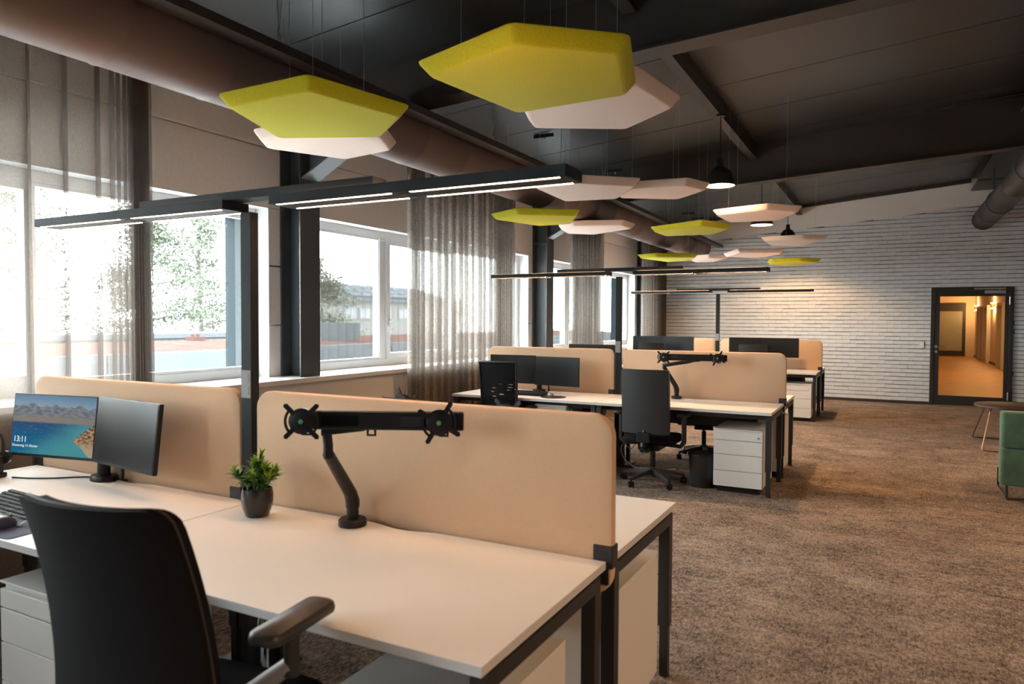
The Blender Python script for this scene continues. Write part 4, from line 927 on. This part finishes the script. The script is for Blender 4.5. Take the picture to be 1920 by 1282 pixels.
stems = [((.005,0),.235,(.01,.01)),((.035,.005),.19,(.05,.0)),((-.03,.0),.20,(-.03,.01)),((-.055,-.02),.16,(-.105,-.025)),((.02,-.035),.16,(.03,-.05)),((-.02,.03),.19,(-.035,.05)),((.045,-.02),.155,(.085,-.015)),((.03,.04),.17,(.05,.06))]
lm = [leaf_mesh(l_, w_).build('leaf', LEAFD if i % 2 else LEAFL, pt, smooth=180) for i, (l_, w_) in enumerate(((.055,.0042),(.062,.0055),(.05,.0045),(.07,.005)))]
lmesh = [o.data for o in lm]; lfree = {o.data.name: o for o in lm}
for (b0, hgt, tip) in stems:
    MB().tube([(b0[0]*.5,b0[1]*.5,.10),(b0[0],b0[1],.10+(hgt-.10)*.5),(tip[0],tip[1],hgt)], [.003,.0025,.0015], 5).build('stem', LEAFD, pt)
    for k in range(64):
        t = rl.random()**.6; z_ = .115+(hgt-.115)*t; bx_ = b0[0]*.5+(tip[0]-b0[0]*.5)*t; by_ = b0[1]*.5+(tip[1]-b0[1]*.5)*t
        me_ = lmesh[(0 if t > .72 else 1)+2*rl.randint(0,1)]; o = lfree.pop(me_.name, None)
        if o is None: o = bpy.data.objects.new('leaf', me_); COL.objects.link(o); o.parent = pt
        o.location = (bx_, by_, z_); s_ = rl.uniform(.75, 1.25)*(1-.2*t); o.scale = (s_, s_*.95, s_)
        o.rotation_euler = (rl.uniform(-.4,.4), -(.15+1.0*t*t+rl.uniform(-.35,.3)), rl.uniform(0, 2*PI))

hs = empty('headset_stand', (-3.90, 1.90, TZ), .3, 'black headset charging stand at the left edge of the foreground desk', 'stand')
MB().cbox((0,.0,.012),(.12,.11,.024)).build('foot', BLACK_PLASTIC, hs, bevel=.006)
MB().box(-.045,.05,-.02,.045,.024,.105).build('cradle', BLACK_PLASTIC, hs, bevel=.006)
hd = empty('headset', (-3.905, 1.855, TZ+.115), .3, 'black headset with a silver ringed ear cup on its stand', 'headset')
Mh = Matrix.Rotation(PI/2, 4, 'X')
MB().lathe([(0,0),(.030,0),(.034,.006),(.034,.022),(.026,.028),(0,.028)], seg=24, M=Mh).build('ear_cup', BLACK_SOFT, hd, smooth=40)
MB().lathe([(.021,.026),(.026,.027),(.027,.031),(.021,.031)], seg=24, M=Mh).build('ring', CHROME, hd, smooth=40)
MB().tube(catmull([(0,-.005,.02),(.02,.0,.07),(.055,.01,.10),(.075,.05,.105),(.06,.09,.07),(.05,.10,0)], 5), [.008]*26, 8).build('headband', BLACK_SOFT, hd, smooth=60)
MB().tube(catmull([(.02,-.01,-.01),(.06,-.02,.0),(.085,-.02,.05),(.10,-.02,.08)], 5), .004, 6).build('mic_boom', BLACK_SOFT, hd, smooth=60)
MB().lathe([(0,0),(.030,0),(.032,.02),(0,.022)], seg=20, M=Matrix.Translation((.06,.115,-.02)) @ Mh).build('ear_cup', BLACK_SOFT, hd, smooth=40)
tag(MB().tube(catmull([(-3.80,1.96,TZ+.004),(-3.70,1.99,TZ+.004),(-3.60,2.05,TZ+.004),(-3.52,2.12,TZ+.004),(-3.42,2.17,TZ+.004),(-3.25,2.19,TZ+.004)], 6), .0035, 6).build('desk_cable', BLACK_PLASTIC, smooth=60), 'thin black cable lying on the foreground desk behind the stand', 'cable')
kb = empty('keyboard', (-3.16, 1.655, TZ), -.06, 'black keyboard at the left edge of the foreground desk', 'keyboard')
MB().add([(-.22,-.075,.004),(.22,-.075,.004),(.22,.075,.004),(-.22,.075,.004),(-.22,-.075,.014),(.22,-.075,.014),(.22,.075,.034),(-.22,.075,.034)], [(3,2,1,0),(4,5,6,7),(0,1,5,4),(1,2,6,5),(2,3,7,6),(3,0,4,7)]).build('tray', BLACK_PLASTIC, kb, bevel=.002)
km = MB().box(-.0085,.0085,-.0085,.0085,0,.008).build('key', mat('key_grey', (.022,.023,.026), .7, spec=.15), kb); firstk = True
for j in range(6):
    for i in range(20):
        o = km if firstk else bpy.data.objects.new('key', km.data)
        if not firstk: COL.objects.link(o); o.parent = kb
        firstk = False; y_ = -.062+j*.0245; o.location = (-.207+i*.0218, y_, .0145+(y_+.075)*.1333); o.rotation_euler = (.132,0,0)
tag(MB().add([(-.05,-.05,0),(.05,-.05,0),(.05,.06,0),(-.05,.06,0),(-.02,-.045,.006),(.045,-.045,.006),(.04,.055,.055),(.0,.055,.055)], [(3,2,1,0),(4,5,6,7),(0,1,5,4),(1,2,6,5),(2,3,7,6),(3,0,4,7)]).build('phone_rest', BLACK_PLASTIC, None, bevel=.003, loc=(-2.87,1.55,TZ), rot=(0,0,.2)), 'black wedge shaped rest beside the keyboard', 'stand')
tag(MB().prism(rrect(-.12,.12,-.10,.10,.02), 0, .003).build('mouse_pad', NAVY, None, loc=(-2.88,1.49,TZ), rot=(0,0,.1)), 'navy mouse pad at the edge of the foreground desk', 'mouse pad')
def mouse(loc, rz, lab, m_):
    mo = empty('mouse', loc, rz, lab, 'mouse'); rr = []
    for (sx, sy, z_) in ((.028,.05,0),(.031,.055,.008),(.028,.05,.022),(.018,.034,.034),(.006,.012,.038)): rr.append([(sx*math.cos(2*PI*k/20), sy*math.sin(2*PI*k/20)-.006*z_/.038, z_) for k in range(20)])
    MB().loft(rr).build('body', m_, mo, smooth=60); MB().cyl((-.003,.028,.034),(.003,.028,.034),.007,seg=10).build('wheel', BLACK_PLASTIC, mo)
mouse((-2.925,1.475,TZ+.003), .3, 'dark mouse on the navy mouse pad', NAVY)
# middle row desk items
tag(MB().cyl((0,0,0),(0,0,.003),.13,seg=32).build('mouse_pad', BLACK_SOFT, None, loc=(-3.02,6.66,TZ)), 'round black mouse pad on the middle row desk', 'mouse pad')
mouse((-3.07,6.70,TZ+.003), .9, 'pale topped mouse on the round black pad', mat('mouse_grey', (.25,.23,.22), .4))
kb2 = copy_tree(kb, None, (-3.36, 6.72, TZ), .03, 'black keyboard beside the round mouse pad in the middle row')
# loose white cables under desks
WC = mat('white_cable', (.62,.60,.58), .5)
tag(MB().tube(catmull([(-2.02,1.93,.66),(-2.03,1.92,.52),(-2.06,1.90,.40),(-1.99,1.86,.34),(-1.92,1.88,.36),(-1.95,1.94,.38),(-2.03,1.93,.36),(-1.96,1.85,.30),(-1.93,1.84,.02)], 7), .004, 6).build('power_cable', WC, smooth=60), 'white cable looping under the foreground desk', 'cable', 'white cables under the desks')
tag(MB().tube(catmull([(-2.32,7.0,.60),(-2.33,6.98,.42),(-2.36,6.96,.30),(-2.27,6.9,.24),(-2.22,6.95,.34),(-2.3,7.0,.36),(-2.38,6.92,.24),(-2.3,6.85,.12),(-2.1,6.8,.06),(-1.8,6.85,.09)], 7), .005, 6).build('power_cable', WC, smooth=60), 'white cable looping behind the sleek task chair', 'cable', 'white cables under the desks')
ps = empty('power_strip', (-2.25, 7.02, .50), 0, 'white power strip hanging under the middle row desk', 'power strip'); MB().box(-.03,.03,-.022,.022,-.14,.14).build('strip_body', WHITE_PLASTIC, ps, bevel=.004)
for i in range(3): MB().cyl((0,-.022,-.09+i*.09),(0,-.026,-.09+i*.09),.019,seg=14).build('socket', GREYP, ps)

# ------------------------------------------------------------------ lounge corner at right
gs = empty('green_armchair', (1.36, 7.62, 0), .0, 'green velvet lounge chair at the right edge', 'armchair')
def cushion(x0,x1,y0,y1,z0,z1,r,name,par):
    rr = []
    for (ins, z_) in ((.016,z0),(.005,z0+.006),(0,z0+.018),(0,z1-.018),(.005,z1-.006),(.016,z1)): rr.append([(p[0],p[1],z_) for p in rrect(x0+ins,x1-ins,y0+ins,y1-ins,max(.008,r-ins*.5),5)])
    return MB().loft(rr).build(name, VELVET, par, smooth=50)
cushion(-.50,.50,-.32,-.16,.14,.455,.03,'back_lower',gs); cushion(-.50,.50,-.32,-.16,.46,.765,.03,'backrest',gs)
cushion(-.43,.43,-.155,.46,.18,.42,.05,'seat',gs)
for s_ in (-1,1):
    MB().tube([(s_*.44,-.20,.16),(s_*.44,-.22,.012),(s_*.44,.34,.012),(s_*.44,.34,.18)], .010, 8).build('leg_frame', BLACK, gs, smooth=40)
MB().tube([(-.44,-.22,.012),(.44,.05,.012)], .010, 8).build('stretcher', BLACK, gs)
st = empty('side_table', (1.36, 10.62, 0), 0, 'round dark side table on thin sled legs before the glazed door', 'table')
MB().lathe([(0,.485),(.40,.485),(.405,.490),(.405,.508),(.40,.512),(0,.512)], seg=40).build('tabletop', WALNUT, st, smooth=40)
for (a, b) in (((-.36,.62),(.0,.62)),((-.33,-.60),(.0,-.60))):
    sg = 1 if a[1] > 0 else -1
    x0, y0 = a
    MB().tube([(-.25,.25*sg,.485),(-.36,.55*sg,.03),(-.35,.56*sg,.012),(-.32,.56*sg,.008),(.32,.56*sg,.008),(.35,.56*sg,.012),(.36,.55*sg,.03),(.25,.25*sg,.485)], .0085, 8).build('sled_leg', BRASS, st, smooth=50)

# ------------------------------------------------------------------ outside
LAWN = mat('pale_ground', (.40,.40,.38), .9)
tag(MB().box(-140,-5.6,-60,160,-4.6,-4.5).build('ground_outside', LAWN), 'pale ground outside', None, None, 'structure')
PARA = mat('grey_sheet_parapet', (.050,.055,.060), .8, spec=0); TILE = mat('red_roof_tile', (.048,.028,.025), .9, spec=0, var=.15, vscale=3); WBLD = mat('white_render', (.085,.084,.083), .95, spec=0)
nb = empty('neighbour_roof', (-12, 10, -4.5), 0, 'low building with grey parapet and red tiled roof right outside the windows', 'building')
for i in range(14):
    y0 = -14.0+i*3.35+.366; part(MB().box(-10.3,-10.0,y0,y0+3.32,-4.5,.985), 'parapet_panel', PARA, nb)
rt_ = MB(); nx = 2; pts = []
yy = -14.0; 
while yy < 34: pts += [(yy,.0),(yy+.08,.03),(yy+.16,.0)]; yy += .2
vs = []; 
for (x, z_) in ((-10.35,.80),(-14.2,1.0)):
    for (y, dz) in pts: vs.append((x, y, z_+dz))
k = len(pts); rt_.add(vs, [(i,i+1,k+i+1,k+i) for i in range(k-1)]); part(rt_, 'tiled_roof', TILE, nb)
part(MB().box(-9.98,-5.4,-14,34,.10,.30), 'added_bounce_roof', mat('pale_bounce_roof', (.70,.71,.72), .95, var=.1, vscale=4), nb)  # unseen pale roof added to bounce daylight up onto the ceiling
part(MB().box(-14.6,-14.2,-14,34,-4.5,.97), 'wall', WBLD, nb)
part(MB().box(-14.25,-13.95,11.05,11.35,.95,1.10).cyl((-14.1,11.13,1.10),(-14.1,11.13,1.16),.04,seg=8).cyl((-14.1,11.27,1.10),(-14.1,11.27,1.16),.04,seg=8), 'chimney', TILE, nb)
part(MB().box(-13.6,-12.6,14.35,15.2,.9,1.42), 'roof_unit', PARA, nb)
lb = empty('pale_building', (-19, 10, -4.5), 0, 'long low pale building behind the red roof', 'building')
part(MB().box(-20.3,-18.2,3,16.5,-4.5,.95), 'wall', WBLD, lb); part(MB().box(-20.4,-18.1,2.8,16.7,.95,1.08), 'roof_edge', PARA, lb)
hb = empty('white_house', (-42, 54, -4.5), 0, 'white house with a panelled hipped roof seen through the second window', 'building')
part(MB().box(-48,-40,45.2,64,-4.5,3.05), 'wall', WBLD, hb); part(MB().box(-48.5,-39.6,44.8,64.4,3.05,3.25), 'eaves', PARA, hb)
SLATE = mat('slate_roof', (.030,.031,.034), .9, spec=0)
part(MB().add([(-39.6,44.8,3.25),(-48.5,44.8,3.25),(-48.5,64.4,3.25),(-39.6,64.4,3.25),(-44,48.5,4.75),(-44,61,4.75)], [(0,4,5,3),(1,2,5,4),(0,1,4),(3,5,2),(0,3,2,1)]), 'roof', SLATE, hb)
for r_ in range(3):
    for i in range(9):
        t0 = .12+r_*.27; x0 = -39.6-4.4*t0; z0 = 3.25+1.5*t0+.04; x1 = -39.6-4.4*(t0+.22); z1 = 3.25+1.5*(t0+.22)+.04; y0 = 47.4+r_*.6+i*1.55
        if y0+1.4 > 62-r_*.4: continue
        part(MB().add([(x0,y0,z0),(x0,y0+1.4,z0),(x1,y0+1.4,z1),(x1,y0,z1),(x0,y0,z0+.06),(x0,y0+1.4,z0+.06),(x1,y0+1.4,z1+.06),(x1,y0,z1+.06)], [(3,2,1,0),(4,5,6,7),(0,1,5,4),(1,2,6,5),(2,3,7,6),(3,0,4,7)]), 'solar_panel', PARA, hb)
WPANE = mat('house_window', (.03,.035,.04), .2)
for y0 in (46.2, 48.1, 51.0, 53.6):
    f_ = part(MB().box(-40.0,-39.93,y0-.1,y0+1.5,1.45,2.5), 'window', WBLD, hb)
    for q in (0, 1): sub(MB().box(-39.93,-39.9,y0+.02+q*.72,y0+.66+q*.72,1.56,2.4), 'pane', WPANE, f_, hb)
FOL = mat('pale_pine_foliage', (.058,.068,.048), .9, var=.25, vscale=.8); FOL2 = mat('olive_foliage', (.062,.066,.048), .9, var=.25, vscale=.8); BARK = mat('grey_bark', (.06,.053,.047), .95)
def tree(x, y, h, r, m_, lab, n, seed, base=-4.5):
    q = random.Random(seed); t = empty('tree', (x, y, base), 0, lab, 'tree', 'trees outside the windows')
    H_ = h-base
    tr = MB().tube([(0,0,0),(.1,.05,H_*.4),(-.05,.1,H_*.75),(.05,0,H_*.97)], [.22,.17,.11,.03], 8); cl = []
    for i in range(22):
        z_ = H_*(.42+.55*i/22); a = q.uniform(0, 2*PI); L_ = r*(1.1-.75*(z_/H_-.42)/.58)*q.uniform(.55,1.05)
        e = Vector((math.cos(a)*L_, math.sin(a)*L_, z_+q.uniform(-.1,.5))); tr.tube([(0,0,z_), Vector((0,0,z_)).lerp(e,.5)+Vector((0,0,.12)), e], [.05,.035,.012], 5)
        for k_ in range(6): cl.append(Vector((0,0,z_)).lerp(e, q.uniform(.35,1.0))+Vector((q.gauss(0,.25),q.gauss(0,.25),q.gauss(0,.18))))
    tr.build('trunk', BARK, t, smooth=60)
    fb = MB(); per = max(1, n//len(cl))
    for c in cl:
        s0 = q.uniform(.25,.5)
        for k_ in range(per):
            p = c+Vector((q.gauss(0,s0),q.gauss(0,s0),q.gauss(0,s0*.55))); d = Vector((q.uniform(-1,1),q.uniform(-1,1),q.uniform(-.6,1))).normalized()*q.uniform(.07,.16)
            s_ = d.cross(Vector((q.uniform(-1,1),q.uniform(-1,1),1))).normalized()*q.uniform(.02,.05)
            fb.add([p-s_, p+s_, p+d+s_*.4, p+d-s_*.4], [(0,1,2,3)])
    f_ = fb.build('foliage', m_, t); f_['kind'] = 'stuff'
tree(-25,17.7,6.3,2.3,FOL,'tall airy pine beyond the red roof, left in the first clear window',15000,1)
tree(-29.5,23.6,6.8,2.4,FOL,'pale pine right of the tall airy one in the first clear window',14000,2)
tree(-24,26.0,4.6,2.2,FOL2,'olive toned tree at the left of the second window',13000,3)
tree(-24.5,13.0,6.2,2.3,FOL,'pine seen only through the first sheer curtain',5000,4)
tree(-34,72,2.6,2.2,FOL2,'small distant tree seen past the third curtain',2500,5)
tree(-30,47,2.8,1.6,FOL2,'low tree in front of the white house',3000,6)
